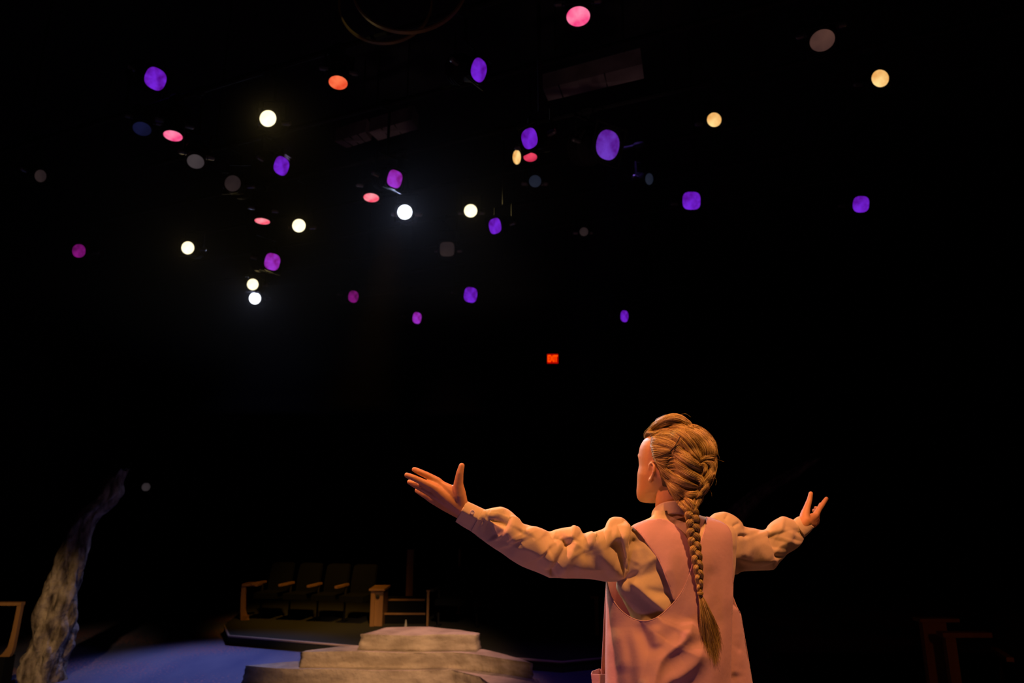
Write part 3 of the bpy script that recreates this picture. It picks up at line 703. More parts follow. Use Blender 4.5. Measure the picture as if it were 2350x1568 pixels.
# torso
def torso_ring(y, sc=.84, n=40):
    l, r, a = [float(q) for q in tor(y)]; m = (l+r)/2; h = (r-l)/2*sc; out = []
    for k in range(n):
        th = 2*math.pi*k/n; cs, sn = math.cos(th), math.sin(th); q = (abs(cs)**2.4+abs(sn)**2.4)**(-1/2.4); u = cs*q
        out.append(W(m+h*u, y, TYC + TILT*u*sc + a*.82*sn*q))
    return out
g.loft([torso_ring(y) for y in (1190,1200,1213,1230,1260,1300,1345,1400,1470,1540,1620,1700,1760)])
# legs and feet on the plinth
HIP = W(1560, 1700, 2.08)
for s in (-1, 1):
    h = Vector((HIP.x + s*.085, 2.08, HIP.z)); k = Vector((BASE.x + s*.09 + .02, 2.06, ZF+.48)); a = Vector((BASE.x + s*.10 + .02, 2.09, ZF+.085))
    g.tube([h, h.lerp(k, .5), k, k.lerp(a, .35), a], [.085, .075, .055, .054, .036], 16)
    g.tube([a + Vector((0, -.03, -.05)), a + Vector((-.02, .06, -.055)), a + Vector((-.04, .14, -.062))], [.034, .034, .024], 14)
# arms
def tubew(L, R, n=16): g.tube([W(*p) for p in L], R, n)
tubew([(1490,1245,2.07),(1440,1258,2.055),(1350,1270,2.00),(1262,1276,1.93),(1160,1226,1.885),(1062,1170,1.86)], [.05,.044,.034,.029,.028,.0225], 20)
tubew([(1650,1245,2.13),(1690,1250,2.235),(1730,1258,2.34),(1768,1256,2.42),(1808,1230,2.48),(1848,1196,2.52)], [.045,.034,.030,.028,.027,.0225], 20)
# left hand
tubew([(1066,1170,1.862),(1030,1136,1.848),(1004,1105,1.842)], [.021,.0155,.0115], 14)
tubew([(1064,1172,1.858),(1026,1144,1.840),(997,1120,1.830)], [.021,.0160,.0118], 14)
tubew([(1062,1175,1.860),(1022,1153,1.848),(991,1134,1.840)], [.021,.0158,.0114], 14)
tubew([(1060,1176,1.866),(1020,1160,1.864),(988,1145,1.864)], [.020,.0145,.0102], 14)
tubew([(1004,1105,1.842),(979,1091,1.836),(962,1083,1.834),(950,1077.5,1.836)], [.0112,.0092,.0083,.0070], 14)
tubew([(997,1120,1.830),(966,1105,1.820),(947,1096,1.814),(932.5,1090.5,1.814)], [.0112,.0092,.0083,.0070], 14)
tubew([(991,1134,1.840),(967,1121,1.834),(951,1113,1.834),(938.5,1106,1.836)], [.0105,.0088,.0078,.0066], 14)
tubew([(988,1145,1.864),(975,1137.5,1.862),(964,1131.5,1.864),(955,1126,1.868)], [.0095,.0078,.0068,.0058], 14)
tubew([(1058,1160,1.852),(1055,1134,1.838),(1052,1110,1.828),(1055.5,1085,1.818),(1060,1068,1.816)], [.019,.017,.0130,.0098,.0078], 14)
tubew([(1050,1140,1.842),(1030,1125,1.842),(1012,1112,1.842)], [.016,.013,.011], 12)
tubew([(1050,1124,1.836),(1036,1120,1.840),(1015,1112,1.842)], [.011,.008,.009], 12)
# right hand
tubew([(1848,1197,2.515),(1860,1190,2.555),(1871,1184,2.595)], [.021,.016,.0115], 14)
tubew([(1849,1199,2.52),(1862,1194,2.57),(1873,1189,2.615)], [.021,.016,.0115], 14)
tubew([(1850,1201,2.525),(1863,1199,2.58),(1874,1194,2.635)], [.021,.016,.0112], 14)
tubew([(1851,1203,2.53),(1864,1203,2.585),(1874,1199,2.65)], [.020,.015,.0102], 14)
tubew([(1871,1184,2.595),(1879,1170,2.61),(1889,1156,2.625),(1897,1144,2.635)], [.0118,.0100,.0088,.0072], 14)
tubew([(1873,1189,2.615),(1878,1172,2.645),(1882,1163,2.655),(1884,1157,2.66)], [.0112,.0095,.0085,.0072], 14)
tubew([(1874,1194,2.635),(1875,1178,2.665),(1874,1170,2.67),(1872,1165,2.67)], [.0105,.009,.008,.0068], 14)
tubew([(1874,1199,2.65),(1873,1186,2.68),(1870,1177,2.68),(1867,1171,2.68)], [.0095,.008,.007,.006], 14)
tubew([(1847,1197,2.515),(1847,1182,2.525),(1852,1165,2.535),(1858,1147,2.545),(1861,1132,2.55)], [.021,.0165,.0118,.0094,.0076], 14)
body = mk('person', g.v, g.f, M['skin'], None, True, None, BASE)
tag(body, 'woman seen from behind in pink pinafore and cream blouse, blond braid, both arms spread wide', 'person')
bake(body, [('REMESH', dict(mode='VOXEL', voxel_size=.0029)), ('SMOOTH', dict(factor=.5, iterations=5))])

# eyes
for s in (-1, 1):
    g = G(); g.ball(H((s*.030,.0705,.117)), .0105, 8); e = g.obj('eye', M['eye'], body, True)
    g = G(); g.ball(H((s*.030,.0795,.117)), (.0048,.0048,.0048), 6); g.obj('iris', M['iris'], e, True)
# ---------------- cloth tubes (sleeves, cuffs)
def cloth_tube(name, T, B, Yk, Rk, m, parent, n=200, ns=112, FL=(), rum=.0012, thick=.0016, seed=0., pe=2.15, under=None):
    t = np.linspace(0, 1, n); th = np.linspace(0, 2*np.pi, ns, endpoint=False)
    T = np.asarray(T, float); B = np.asarray(B, float)
    tx, ty = pchip(T[:,0], T[:,1], t), pchip(T[:,0], T[:,2], t); bx, by = pchip(B[:,0], B[:,1], t), pchip(B[:,0], B[:,2], t)
    Yc = pchip(*zip(*Yk), t); R = pchip(*zip(*Rk), t)
    c, s = np.cos(th), np.sin(th); q = (np.abs(c)**pe + np.abs(s)**pe)**(-1/pe); c, s = c*q, s*q
    px = ((tx+bx)/2)[:,None] + ((tx-bx)/2)[:,None]*c; py = ((ty+by)/2)[:,None] + ((ty-by)/2)[:,None]*c
    s2 = np.repeat(s[None], n, 0)
    if under:                          # the cloth hangs: below a line the near face slopes straight back to the lower edge
        ut, uc, us = zip(*under); c0 = np.interp(t, ut, uc)[:,None]; st_ = np.interp(t, ut, us)[:,None]
        cc = c[None] + 0*c0; s0 = (1-np.abs(c0)**pe)**(1/pe); lin_ = s0*(cc+1)/(c0+1)
        s2 = np.where((s2 > 0) & (cc < c0), s2*(1-st_) + lin_*st_, s2)
    Y = Yc[:,None] - R[:,None]*s2
    V = Wn(px, py, Y)
    dt = np.gradient(V, axis=0); da = np.roll(V, -1, 1) - np.roll(V, 1, 1)
    N = np.cross(dt, da); N /= np.linalg.norm(N, axis=2, keepdims=True) + 1e-9
    ctr = V.mean(1, keepdims=True); sg = np.sign(((V-ctr)*N).sum(2).mean()); N = N*sg
    near = np.clip(s, 0, 1)**.6
    disp = folds(px, py, FL)*near + rumple(px, py, rum, 1.2, seed) * np.clip(s+.4, 0, 1) + rumple(px*1.3+40, py+90, rum*3, 1, seed+2)*np.clip(-s, 0, 1)
    V = V + N*disp[...,None]
    Vf = V.reshape(-1, 3)
    Fc = [(k*ns+a, k*ns+(a+1) % ns, (k+1)*ns+(a+1) % ns, (k+1)*ns+a) for k in range(n-1) for a in range(ns)]
    o = mk(name, Vf, Fc, m, parent)
    if thick: md = o.modifiers.new('thickness', 'SOLIDIFY'); md.thickness = thick; md.offset = -1 if sg.mean() < 0 else -1
    return o

# blouse body: closed rings from collar to hip, with the creases round the armpits
BF = [((1441,1331),(1482,1366),(1535,1412)), ((1446,1326),(1490,1317),(1522,1298)), ((1450,1342),(1488,1385),(1512,1415)), ((1424,1345),(1440,1385),(1470,1424))]
BL = [(BF[0], .017, 5, 20, .12), (BF[1], -.008, 12, 12, .2), (BF[3], .006, 5, 12, .2), (((1475,1352),(1520,1362),(1545,1360)), -.006, 14, 9, .25, 'g'),
      (((1442,1253),(1453,1243)), -.016, 6, 6, .0), (((1440,1208),(1451,1215)), -.010, 5, 5, 0), (((1458,1250),(1463,1280),(1455,1300)), .006, 10, 8),
      (((1436,1329),(1447,1327)), -.018, 9, 9, 0), (((1470,1235),(1488,1262),(1516,1292)), .007, 12, 12),
      (((1450,1318),(1480,1294),(1505,1280)), .007, 9, 9), (((1690,1250),(1684,1285),(1683,1310)), -.008, 8, 8),
      (((1550,1195),(1572,1215),(1585,1235)), .004, 9, 9), (((1412,1345),(1424,1390),(1440,1425)), -.004, 12, 12, .2, 'g')]
def blouse_body():
    ys = np.concatenate([np.linspace(1172, 1230, 40), np.linspace(1233, 1440, 80), np.linspace(1446, 1640, 24)]); n = 240
    th = np.linspace(0, 2*np.pi, n, endpoint=False); l, r, a = tor(ys); c, s = np.cos(th), np.sin(th); q = (np.abs(c)**2.6+np.abs(s)**2.6)**(-1/2.6); c, s = c*q, s*q
    px = ((l+r)/2)[:,None] + ((r-l)/2)[:,None]*c; py = ys[:,None] + 0*px; Y = TYC + TILT*c[None] - a[:,None]*s[None]
    Y = Y - (folds(px, py, BL) + rumple(px, py, .0012, 1.2, 3.))*np.clip(s, 0, 1)**.5
    V = Wn(px, py, Y).reshape(-1, 3); k_ = len(ys)
    Fc = [(k*n+q_, k*n+(q_+1) % n, (k+1)*n+(q_+1) % n, (k+1)*n+q_) for k in range(k_-1) for q_ in range(n)]
    return mk('blouse', V, Fc, M['blouse'], body)
blouse = blouse_body(); blouse['label'] = 'cream cotton blouse with gathered shoulders'

def tt(L, x0, x1): return [((x-x0)/(x1-x0), x, y) for x, y in L]
LT = tt([(1108,1170),(1113,1170),(1121,1168),(1130,1166),(1149,1164),(1163,1168),(1174,1175),(1185,1185),(1200,1203),(1215,1207),(1242,1214),(1261,1220),(1277,1215),(1302,1211),(1312,1211),(1318,1208),(1324,1208),(1330,1211),(1339,1224),(1350,1221),(1358,1219),(1363,1223),(1376,1218),(1388,1211),(1393,1199),(1401,1189),(1412,1186),(1425,1187),(1436,1194),(1446,1206)], 1108, 1446)
LB = tt([(1080,1219),(1095,1231),(1123,1251),(1147,1267),(1173,1285),(1200,1301),(1233,1314),(1255,1324),(1262,1327),(1275,1327),(1310,1328),(1357,1330),(1390,1335),(1420,1334),(1440,1330)], 1080, 1440)
LFOLD = [
 (((1264,1325),(1287,1284),(1311,1238)), -.024, 6, 9, .10), (((1276,1328),(1300,1288),(1322,1238)), .013, 13, 17, .15), (((1246,1318),(1268,1280),(1298,1238)), .009, 18, 13, .2),
 (((1322,1206),(1315,1222),(1311,1242)), .013, 8, 8, .2), (((1327,1218),(1340,1238),(1358,1242)), -.008, 12, 12, .35), (((1345,1222),(1352,1236),(1362,1228)), .006, 7, 7, .3),
 (((1356,1218),(1370,1254),(1392,1292),(1440,1328)), .017, 15, 24, .12), (((1346,1250),(1368,1292),(1402,1326)), -.010, 20, 16, .2),
 (((1408,1236),(1423,1268),(1433,1318)), -.018, 11, 10, .15), (((1398,1225),(1415,1232),(1424,1252)), .007, 12, 12, .3),
 (((1112,1187),(1138,1195),(1170,1206)), -.018, 9, 11, .15), (((1113,1178),(1134,1184),(1162,1167)), .010, 7, 9, .2),
 (((1098,1190),(1118,1204),(1138,1238)), -.015, 10, 9, .15), (((1108,1186),(1130,1204),(1145,1240)), .008, 9, 9, .15),
 (((1182,1182),(1176,1215),(1188,1250)), .012, 16, 18, .15), (((1204,1220),(1194,1240),(1188,1258)), -.011, 12, 9, .2), (((1212,1210),(1230,1250),(1248,1276)), .012, 16, 18, .15),
 (((1254,1218),(1270,1236),(1296,1222)), -.011, 10, 13, .2), (((1250,1264),(1278,1250),(1302,1232)), -.007, 13, 13, .2),
 (((1090,1220),(1150,1262),(1232,1300)), .004, 12, 12), (((1328,1245),(1345,1278),(1378,1262)), -.005, 14, 12), (((1325,1258),(1335,1290),(1328,1316)), .005, 12, 12)]
sl = cloth_tube('sleeve', LT, LB, [(0,1.862),(.25,1.872),(.5,1.91),(.8,1.962),(1,2.03)], [(0,.031),(.12,.046),(.3,.054),(.5,.056),(.8,.066),(1,.078)], M['blouse'], blouse, 260, 128, LFOLD, .0010, seed=1., under=[(0,.10,.95),(.2,.02,1),(.42,-.12,1),(.50,-.35,.8),(.6,-.62,.8),(1,-.68,.9)])
cloth_tube('pleat', [(0,1434,1280),(.2,1430,1262),(.45,1423,1236),(.7,1414,1214),(.88,1403,1200),(1,1394,1198)], [(0,1440,1284),(.2,1441,1264),(.45,1443,1240),(.7,1445,1220),(.88,1444,1206),(1,1436,1196)],
           [(0,1.945),(.45,1.936),(.8,1.958),(1,1.995)], [(0,.006),(.3,.013),(.7,.017),(1,.018)], M['blouse'], blouse, 60, 56, [(((1446,1258),(1450,1244)), -.006, 5, 5, 0), (((1424,1240),(1414,1214),(1404,1200)), -.003, 5, 5)], .0006, 0)
cu_ = cloth_tube('cuff', tt([(1071,1150),(1090,1159),(1116,1171)], 1071, 1116), tt([(1045,1198),(1060,1208),(1087,1223)], 1045, 1087), [(0,1.858),(1,1.866)], [(0,.031),(1,.033)], M['blouse'], blouse, 24, 64,
           [(((1083,1178),(1092,1166)), -.0016, 2.5, 2.5, 0), (((1052,1196),(1093,1217)), -.001, 3, 3, 0)], .0005, .0022, under=[(0,.08,1),(1,.1,1)])
c = W(1084,1176,1.824); v = (ORG-c).normalized(); e1 = v.orthogonal().normalized(); e2 = v.cross(e1); g = G()
g.loft([[c + v*o_ + (e1*math.cos(k*.3927)+e2*math.sin(k*.3927))*r_ for k in range(16)] for o_, r_ in ((-.008,.004),(-.001,.0062),(.0018,.006),(.0024,.0048),(.0014,.0034),(.0012,.001))])
g.obj('button', M['button'], blouse, True)
RT = [(0,1822,1195),(.05,1812,1191),(.11,1797,1186),(.17,1784,1192),(.24,1770,1202),(.32,1758,1215),(.37,1750,1218),(.48,1730,1214),(.6,1712,1211),(.66,1706,1209),(.72,1702,1201),(.79,1692,1190),(.85,1678,1181),(.91,1660,1176),(.96,1642,1179),(1,1628,1189)]
RB = [(0,1847,1230),(.08,1838,1248),(.17,1822,1262),(.24,1808,1270),(.31,1790,1288),(.38,1773,1307),(.5,1740,1309),(.62,1715,1310),(.72,1701,1312),(.82,1692,1317),(.9,1686,1318),(1,1680,1318)]
RFOLD = [
 (((1764,1224),(1771,1250),(1782,1287)), -.017, 5, 17, .12), (((1752,1216),(1763,1250),(1781,1289)), .011, 18, 6, .12), (((1755,1216),(1780,1208),(1802,1214)), .009, 10, 10, .25),
 (((1790,1287),(1806,1250),(1820,1212)), .010, 12, 14, .2), (((1798,1234),(1790,1252),(1786,1266)), -.006, 12, 10, .3), (((1842,1216),(1830,1228),(1824,1248)), -.008, 9, 9, .25),
 (((1722,1236),(1740,1270),(1768,1298)), .006, 12, 14, .3), (((1714,1212),(1715,1250),(1704,1296)), .010, 10, 12, .15), (((1704,1270),(1700,1290),(1695,1310)), -.004, 6, 6, .3),
 (((1688,1232),(1701,1229),(1712,1235)), -.007, 5, 4, .3, 'g'), (((1679,1212),(1690,1204),(1699,1201)), -.006, 4, 4, .3, 'g'), (((1662,1196),(1668,1185),(1673,1180)), -.006, 4, 4, .3, 'g')]
cloth_tube('sleeve', RT, RB, [(0,2.50),(.2,2.44),(.38,2.37),(.6,2.265),(.8,2.175),(1,2.13)], [(0,.033),(.15,.056),(.38,.064),(.6,.066),(.8,.075),(1,.07)], M['blouse'], blouse, 220, 112, RFOLD, .0010, seed=4., under=[(0,-.3,.6),(.38,-.55,.9),(1,-.72,.9)])
cloth_tube('cuff', [(0,1836,1186),(.5,1829,1189),(1,1821,1195)], [(0,1867,1210),(.5,1857,1222),(1,1846,1232)], [(0,2.535),(1,2.50)], [(0,.030),(1,.033)], M['blouse'], blouse, 20, 56, (), .0006, .0022)
# stand collar
def collar():
    n = 90; rows = 9; ctr = W(1546,1172,2.068); V = []
    for j in range(rows):
        f = j/(rows-1)
        for k in range(n):
            a = 2*math.pi*k/n; ca, sa = math.cos(a), math.sin(a); r_ = .068 - .004*f + .002*math.sin(3*a+1)
            zt = -.008 + .036*(-sa) - .004*ca; zb = zt - .037 + .006*max(0, -sa)*0
            V.append(ctr + Vector((r_*ca*1.02, r_*sa*.92, zb + (zt-zb)*f)))
    Fc = [(j*n+k, j*n+(k+1) % n, (j+1)*n+(k+1) % n, (j+1)*n+k) for j in range(rows-1) for k in range(n)]
    o = mk('collar', V, Fc, M['blouse'], blouse); md = o.modifiers.new('thickness', 'SOLIDIFY'); md.thickness = .003; md.offset = -1
    return o
collar()

# ---------------- pinafore: panels cut to their outlines, curved round the body
def inside(px, py, P):
    r = np.zeros(px.shape, bool); n = len(P)
    for k in range(n):
        x1, y1 = P[k]; x2, y2 = P[(k+1) % n]
        c_ = ((y1 > py) != (y2 > py)) & (px < (x2-x1)*(py-y1)/((y2-y1) + 1e-12) + x1); r ^= c_
    return r
def cloth_panel(name, outline, fy, m, parent, step=3.2, thick=.002, edge=None, lines=()):
    """outline: list of smooth runs of picture points; fy: depth of the cloth"""
    P = []
    for run in outline:
        L = np.linalg.norm(np.diff(np.asarray(run, float), axis=0), axis=1).sum(); P.extend(smooth_line(run, max(2, int(L/step)))[:-1 if True else None].tolist())
    P = np.array(P); x0, y0 = P.min(0); x1, y1 = P.max(0)
    gx, gy = np.meshgrid(np.arange(x0+step/2, x1, step), np.arange(y0+step/2, y1, step)); gx[::2] += step/2
    gx, gy = gx.ravel(), gy.ravel(); k = inside(gx, gy, P)
    gx, gy = gx[k], gy[k]
    dm = np.full(gx.shape, 1e9)
    for q in P: dm = np.minimum(dm, (gx-q[0])**2 + (gy-q[1])**2)
    k = dm > (step*.55)**2; A = np.vstack([P, np.stack([gx[k], gy[k]], 1)])
    n = len(P); r = delaunay_2d_cdt([Vector(p) for p in A.tolist()], [(j, (j+1) % n) for j in range(n)], [], 1, 1e-5)
    v2 = np.array([tuple(p) for p in r[0]]); tr = [f for f in r[2]]
    keep = []
    for f in tr:
        keep.append(f)
    cxy = np.array([v2[list(f)].mean(0) for f in tr]); ok = inside(cxy[:,0], cxy[:,1], P); Fc = [tuple(f) for f, o_ in zip(tr, ok) if o_]
    V = Wn(v2[:,0], v2[:,1], fy(v2[:,0], v2[:,1]))
    o = mk(name, V, Fc, m, parent)
    if thick: md = o.modifiers.new('thickness', 'SOLIDIFY'); md.thickness = thick; md.offset = 0
    if edge:
        for e in edge:
            q = smooth_line(e, 90); Pt = Wn(q[:,0], q[:,1], fy(q[:,0], q[:,1])); g = G(); g.tube([Vector(p) for p in Pt], .0018, 6); g.obj('edge_piping', m, o, True)
    return o
PF = [
 (((1486,1640),(1504,1548),(1520,1511),(1546,1488),(1574,1466),(1592,1420)), .032, 11, 36, .16), (((1500,1510),(1538,1462),(1575,1432)), -.006, 18, 18, .3, 'g'),
 (((1462,1424),(1482,1470),(1506,1520)), -.009, 17, 15, .35, 'g'), (((1440,1420),(1460,1500),(1476,1620)), .008, 22, 20, .3, 'g'), (((1404,1440),(1424,1475),(1436,1550)), .008, 18, 16, .3, 'g'),
 (((1434,1440),(1445,1500),(1456,1600)), -.005, 14, 13, .3, 'g'), (((1500,1432),(1506,1462),(1514,1492)), .007, 15, 14, .3, 'g'),
 (((1496,1660),(1526,1574),(1562,1552),(1600,1520),(1618,1470)), .029, 11, 28, .18),
 (((1640,1260),(1643,1340),(1640,1460)), -.004, 18, 16, .3, 'g'), (((1664,1270),(1663,1400),(1660,1580)), .004, 12, 12, .3, 'g'), (((1638,1295),(1622,1340),(1608,1390)), -.004, 14, 14, .3, 'g'),
 (((1398,1480),(1412,1545),(1420,1640)), -.005, 16, 14, .3, 'g'), (((1466,1540),(1482,1600),(1490,1700)), .010, 18, 16, .3, 'g'),
 (((1622,1660),(1642,1540),(1652,1420)), .005, 20, 18, .3, 'g')]
def skirt_near(x, y):
    x = np.asarray(x, float); y = np.asarray(y, float)
    xl = np.interp(y, [1300,1400,1568,1700,2400], [1390,1390,1386,1382,1350]); xr = np.interp(y, [1200,1400,1568,1700,2400], [1702,1700,1705,1720,1790])
    u = np.clip((2*x-xl-xr)/(xr-xl), -.995, .995); A = np.interp(y, [1200,1400,1600,1900], [.125,.135,.150,.19])
    return TYC + .02*u - A*(1-np.abs(u)**2.7)**(1/2.7) + .016*np.exp(-((x-1440)/50)**2)*np.clip((1530-y)/90, 0, 1)
def panel_y(x, y):
    w = np.clip((y-1250)/130, 0, 1); w = w*w*(3-2*w)
    base = (1-w)*(torso_near(x, y)-.016) + w*np.minimum(skirt_near(x, y), torso_near(x, y, .995)-.016)
    base = np.where(x < 1440, skirt_near(x, y), base)
    return base - folds(x, y, PF) - rumple(x, y, .0012, .9, 2.)
OUT_R = [(1621,1187),(1640,1192),(1660,1201),(1672,1212),(1679,1230),(1681,1264),(1682,1300),(1681,1380),(1679,1450),(1677,1530),(1676,1600),(1676,1700),(1690,1900)]
SCOOP = [(1392,1333),(1396,1350),(1403,1370),(1414,1388),(1428,1404),(1446,1417),(1468,1425),(1490,1425),(1512,1415),(1532,1398),(1550,1379),(1566,1356),(1578,1330),(1586,1308),(1592,1284),(1600,1258),(1610,1240),(1616,1222),(1621,1205),(1620,1187)]
def cloth_side(x, y): return panel_y(x, y)
pinafore = cloth_panel('pinafore', [OUT_R, [(1690,1900),(1540,1905),(1372,1900)], [(1372,1900),(1380,1700),(1389,1600),(1390,1500),(1391,1420),(1391,1360),(1392,1333)], SCOOP], panel_y, M['pinafore'], body, 3.0, .0022,
                       [SCOOP[:-1], OUT_R[:-1], [(1372,1900),(1380,1700),(1389,1600),(1390,1500),(1391,1420),(1391,1360),(1392,1335)]])
pinafore['label'] = 'dusty pink cross-back pinafore'
# left shoulder strap passing under the back panel
STRAP_L = [(1452,1209),(1462,1217),(1471,1226),(1487,1248),(1506,1275),(1518,1298),(1533,1337),(1546,1376),(1552,1398),(1566,1432)]
STRAP_R = [(1622,1420),(1606,1370),(1596,1330),(1592,1300),(1588,1277),(1583,1250),(1569,1226),(1548,1205),(1524,1192),(1498,1192)]
def strap_y(x, y):
    b = torso_near(x, y) - .008 - .012*np.exp(-(((x-1535)/26)**2 + ((y-1345)/60)**2)) - .004*np.exp(-(((x-1480)/20)**2 + ((y-1240)/40)**2))
    return np.maximum(b, panel_y(x, y)+.005*(y > 1380)) - rumple(x, y, .0008, 1., 5.)
cloth_panel('strap', [STRAP_L, [(1566,1432),(1595,1432),(1622,1420)], STRAP_R, [(1498,1192),(1474,1197),(1452,1207)]], strap_y, M['pinafore'], pinafore, 3.0, .002, [STRAP_L[:-2]])
# panel wrapping the right side under the loose edge
def side_y(x, y):
    u = np.clip((x-1640)/(np.interp(y, [1380,1400,1430,1500,1568,1700,1900], [1684,1698,1703,1714,1727,1750,1790])-1640), 0, .995)
    return TYC + .03 - .135*(1-u**2.6)**(1/2.6)*np.interp(y, [1380,1600,1900], [.8,1,1.25]) - folds(x, y, [(((1690,1500),(1702,1480),(1706,1450)), -.006, 8, 8), (((1684,1540),(1692,1600)), -.008, 8, 8), (((1695,1440),(1705,1540)), .004, 8, 8)]) + .012
cloth_panel('side_panel', [[(1672,1376),(1682,1388),(1690,1396),(1698,1406)], [(1698,1406),(1703,1430),(1714,1500),(1727,1568),(1750,1700),(1790,1900)], [(1790,1900),(1660,1900)], [(1660,1900),(1655,1600),(1660,1376)], [(1660,1376),(1672,1376)]], side_y, M['pinafore'], pinafore, 3.4, .002, [[(1672,1376),(1682,1388),(1690,1396),(1698,1406)]])
# front of the pinafore
def front_y(x, y):
    y = np.asarray(y, float); xl = np.interp(y, [1230,1335,1568,1700,1900], [1440,1388,1376,1366,1350]); xr = np.interp(y, [1230,1400,1568,1700,1900], [1660,1702,1730,1753,1793])
    u = np.clip((2*x-xl-xr)/(xr-xl), -.998, .998)
    return TYC + .02*u + np.interp(y, [1230,1400,1900], [.125,.14,.19])*(1-np.abs(u)**2.7)**(1/2.7)
cloth_panel('front_panel', [[(1470,1235),(1440,1280),(1412,1318),(1392,1334)], [(1392,1334),(1388,1400),(1383,1500),(1379,1568),(1370,1700),(1354,1900)], [(1354,1900),(1560,1906),(1790,1900)], [(1790,1900),(1750,1700),(1727,1568),(1700,1410)], [(1700,1410),(1688,1385),(1672,1335),(1650,1235)], [(1650,1235),(1560,1240),(1470,1235)]], front_y, M['pinafore'], pinafore, 6, .002, [[(1392,1334),(1388,1400),(1383,1500),(1379,1568),(1370,1700)]])
# pocket flaring at the left hip
def pocket():
    g = G(); rings = []
    for (y, x0, x1, d) in ((1544,1358,1392,.03), (1560,1360,1392,.03), (1600,1362,1392,.022), (1660,1366,1394,.008)):
        Yp = 2.10; rings.append([W(x0, y+3, Yp-.03), W((x0+x1)/2, y+4, Yp-.055-d*.3), W(x1, y+3, Yp-.05), W(x1, y-4, Yp+.03), W((x0+x1)/2, y-9, Yp+.05), W(x0+2, y-3, Yp+.02)])
    n = 6; V = [p for r_ in rings for p in r_]; Fc = [(k*n+a, k*n+(a+1) % n, (k+1)*n+(a+1) % n, (k+1)*n+a) for k in range(3) for a in range(n)]
    Fc.append(tuple(3*n+a for a in range(n))); o = mk('pocket', V, Fc, M['pinafore'], pinafore, False)
    md = o.modifiers.new('thickness', 'SOLIDIFY'); md.thickness = .0025
pocket()
# skirt below the picture, down to the shins, and boots
def lower_skirt():
    n = 120; rows = 26; zt = W(1540, 1880, 2.0).z; V = []; zb = ZF + .22
    for j in range(rows):
        f = j/(rows-1); z = zt + .02 + (zb-zt-.02)*f
        for k in range(n):
            a = 2*math.pi*k/n; w = 1 + .05*math.sin(7*a+.6)*f + .03*math.sin(13*a)*f
            V.append((BASE.x + .035 + (.275+.06*f)*w*math.cos(a), 2.08 + (.19+.07*f)*w*math.sin(a), z))
    Fc = [(j*n+k, j*n+(k+1) % n, (j+1)*n+(k+1) % n, (j+1)*n+k) for j in range(rows-1) for k in range(n)]
    o = mk('skirt', V, Fc, M['pinafore'], pinafore); md = o.modifiers.new('thickness', 'SOLIDIFY'); md.thickness = .003
lower_skirt()
for s in (-1, 1):
    a = Vector((BASE.x + s*.10 + .02, 2.09, ZF+.085)); g = G()
    g.tube([a + Vector((0, -.005, .14)), a + Vector((0, 0, .05)), a + Vector((0, -.002, -.01))], [.052, .046, .05], 18)
    rings = []
    for (yy, hw, h) in ((-.075,.020,.05), (-.06,.036,.075), (0,.044,.10), (.07,.046,.075), (.13,.046,.055), (.175,.030,.04), (.185,.012,.03)):
        c0 = Vector((a.x - .22*(yy+.05), a.y + yy, ZF)); rings.append([c0 + Vector((hw*math.cos(q)*(1 if math.sin(q) > 0 else 1.05), 0, max(0, h*(.5+.5*math.sin(q)*1.0)))) for q in [2*math.pi*k/16 for k in range(16)]])
    g.loft(rings); b_ = mk('boot', g.v, g.f, M['boot'], body)
    bake(b_, [('REMESH', dict(mode='VOXEL', voxel_size=.006)), ('SMOOTH', dict(factor=.5, iterations=4))])

# ---------------- hair
def hair_off(th, z):
    a = abs((math.degrees(th)+180) % 360 - 180)       # 0 = face, 180 = back of the head
    hl = np.interp(z, [.03,.06,.075,.09,.12,.135,.15,.165,.178,.19,.207], [130,124,114,104,86,80,76,72,68,64,58])
    t = min(1, max(0, (a-hl)/16)); t = t*t*(3-2*t)
    return -.014 + t*(.014 + .010 + .006*max(0, (a-100)/80))
g = G(); g.loft([head_ring(z, 64, hair_off) for z in (.028,.04,.052,.064,.076,.088,.1,.112,.124,.136,.148,.16,.172,.184,.194,.203,.210,.215)] + [[p + Vector((0, 0, .012)) for p in head_ring(.2195, 64, .012)]])
for (x, y, Y, r_) in ((1596,1018,2.02,.046),(1612,1040,2.005,.042),(1617,1066,1.995,.034),(1613,1092,1.985,.031),(1603,1115,1.98,.031),(1592,1140,1.975,.028),(1586,1158,1.965,.023),(1584,1174,1.955,.019),(1575,1095,1.985,.04),(1578,1060,1.985,.045),(1570,1020,2.0,.05),(1560,1120,2.0,.035),(1560,1000,2.02,.035)):
    g.ball(W(x, y, Y), r_, 10)
quiff = [(1503,980,2.07),(1512,972,2.06),(1530,966,2.045),(1550,965,2.035),(1572,973,2.03)]
g.tube([W(*p) for p in quiff], [.009,.017,.020,.019,.014], 16)
hair = mk('hair', g.v, g.f, M['hair_base'], body)
bake(hair, [('REMESH', dict(mode='VOXEL', voxel_size=.004)), ('SMOOTH', dict(factor=.5, iterations=6))]); hair['label'] = 'blond hair swept back into a woven braid'
hb = np.empty(len(hair.data.vertices)*3); hair.data.vertices.foreach_get('co', hb); hb = hb.reshape(-1, 3) + np.array(wloc(hair))
BV = BVHTree.FromPolygons([tuple(p) for p in hb], [tuple(p.vertices) for p in hair.data.polygons])
GX0, GY0, GS = 1462, 930, 2.0; GNX, GNY = 108, 136
DG = np.full((GNY, GNX), np.nan)
for j in range(GNY):
    for i in range(GNX):
        h = BV.ray_cast(ORG, dirw(GX0+GS*i, GY0+GS*j).normalized(), 5)
        if h[0] is not None: DG[j, i] = h[0].y
HIT = ~np.isnan(DG)
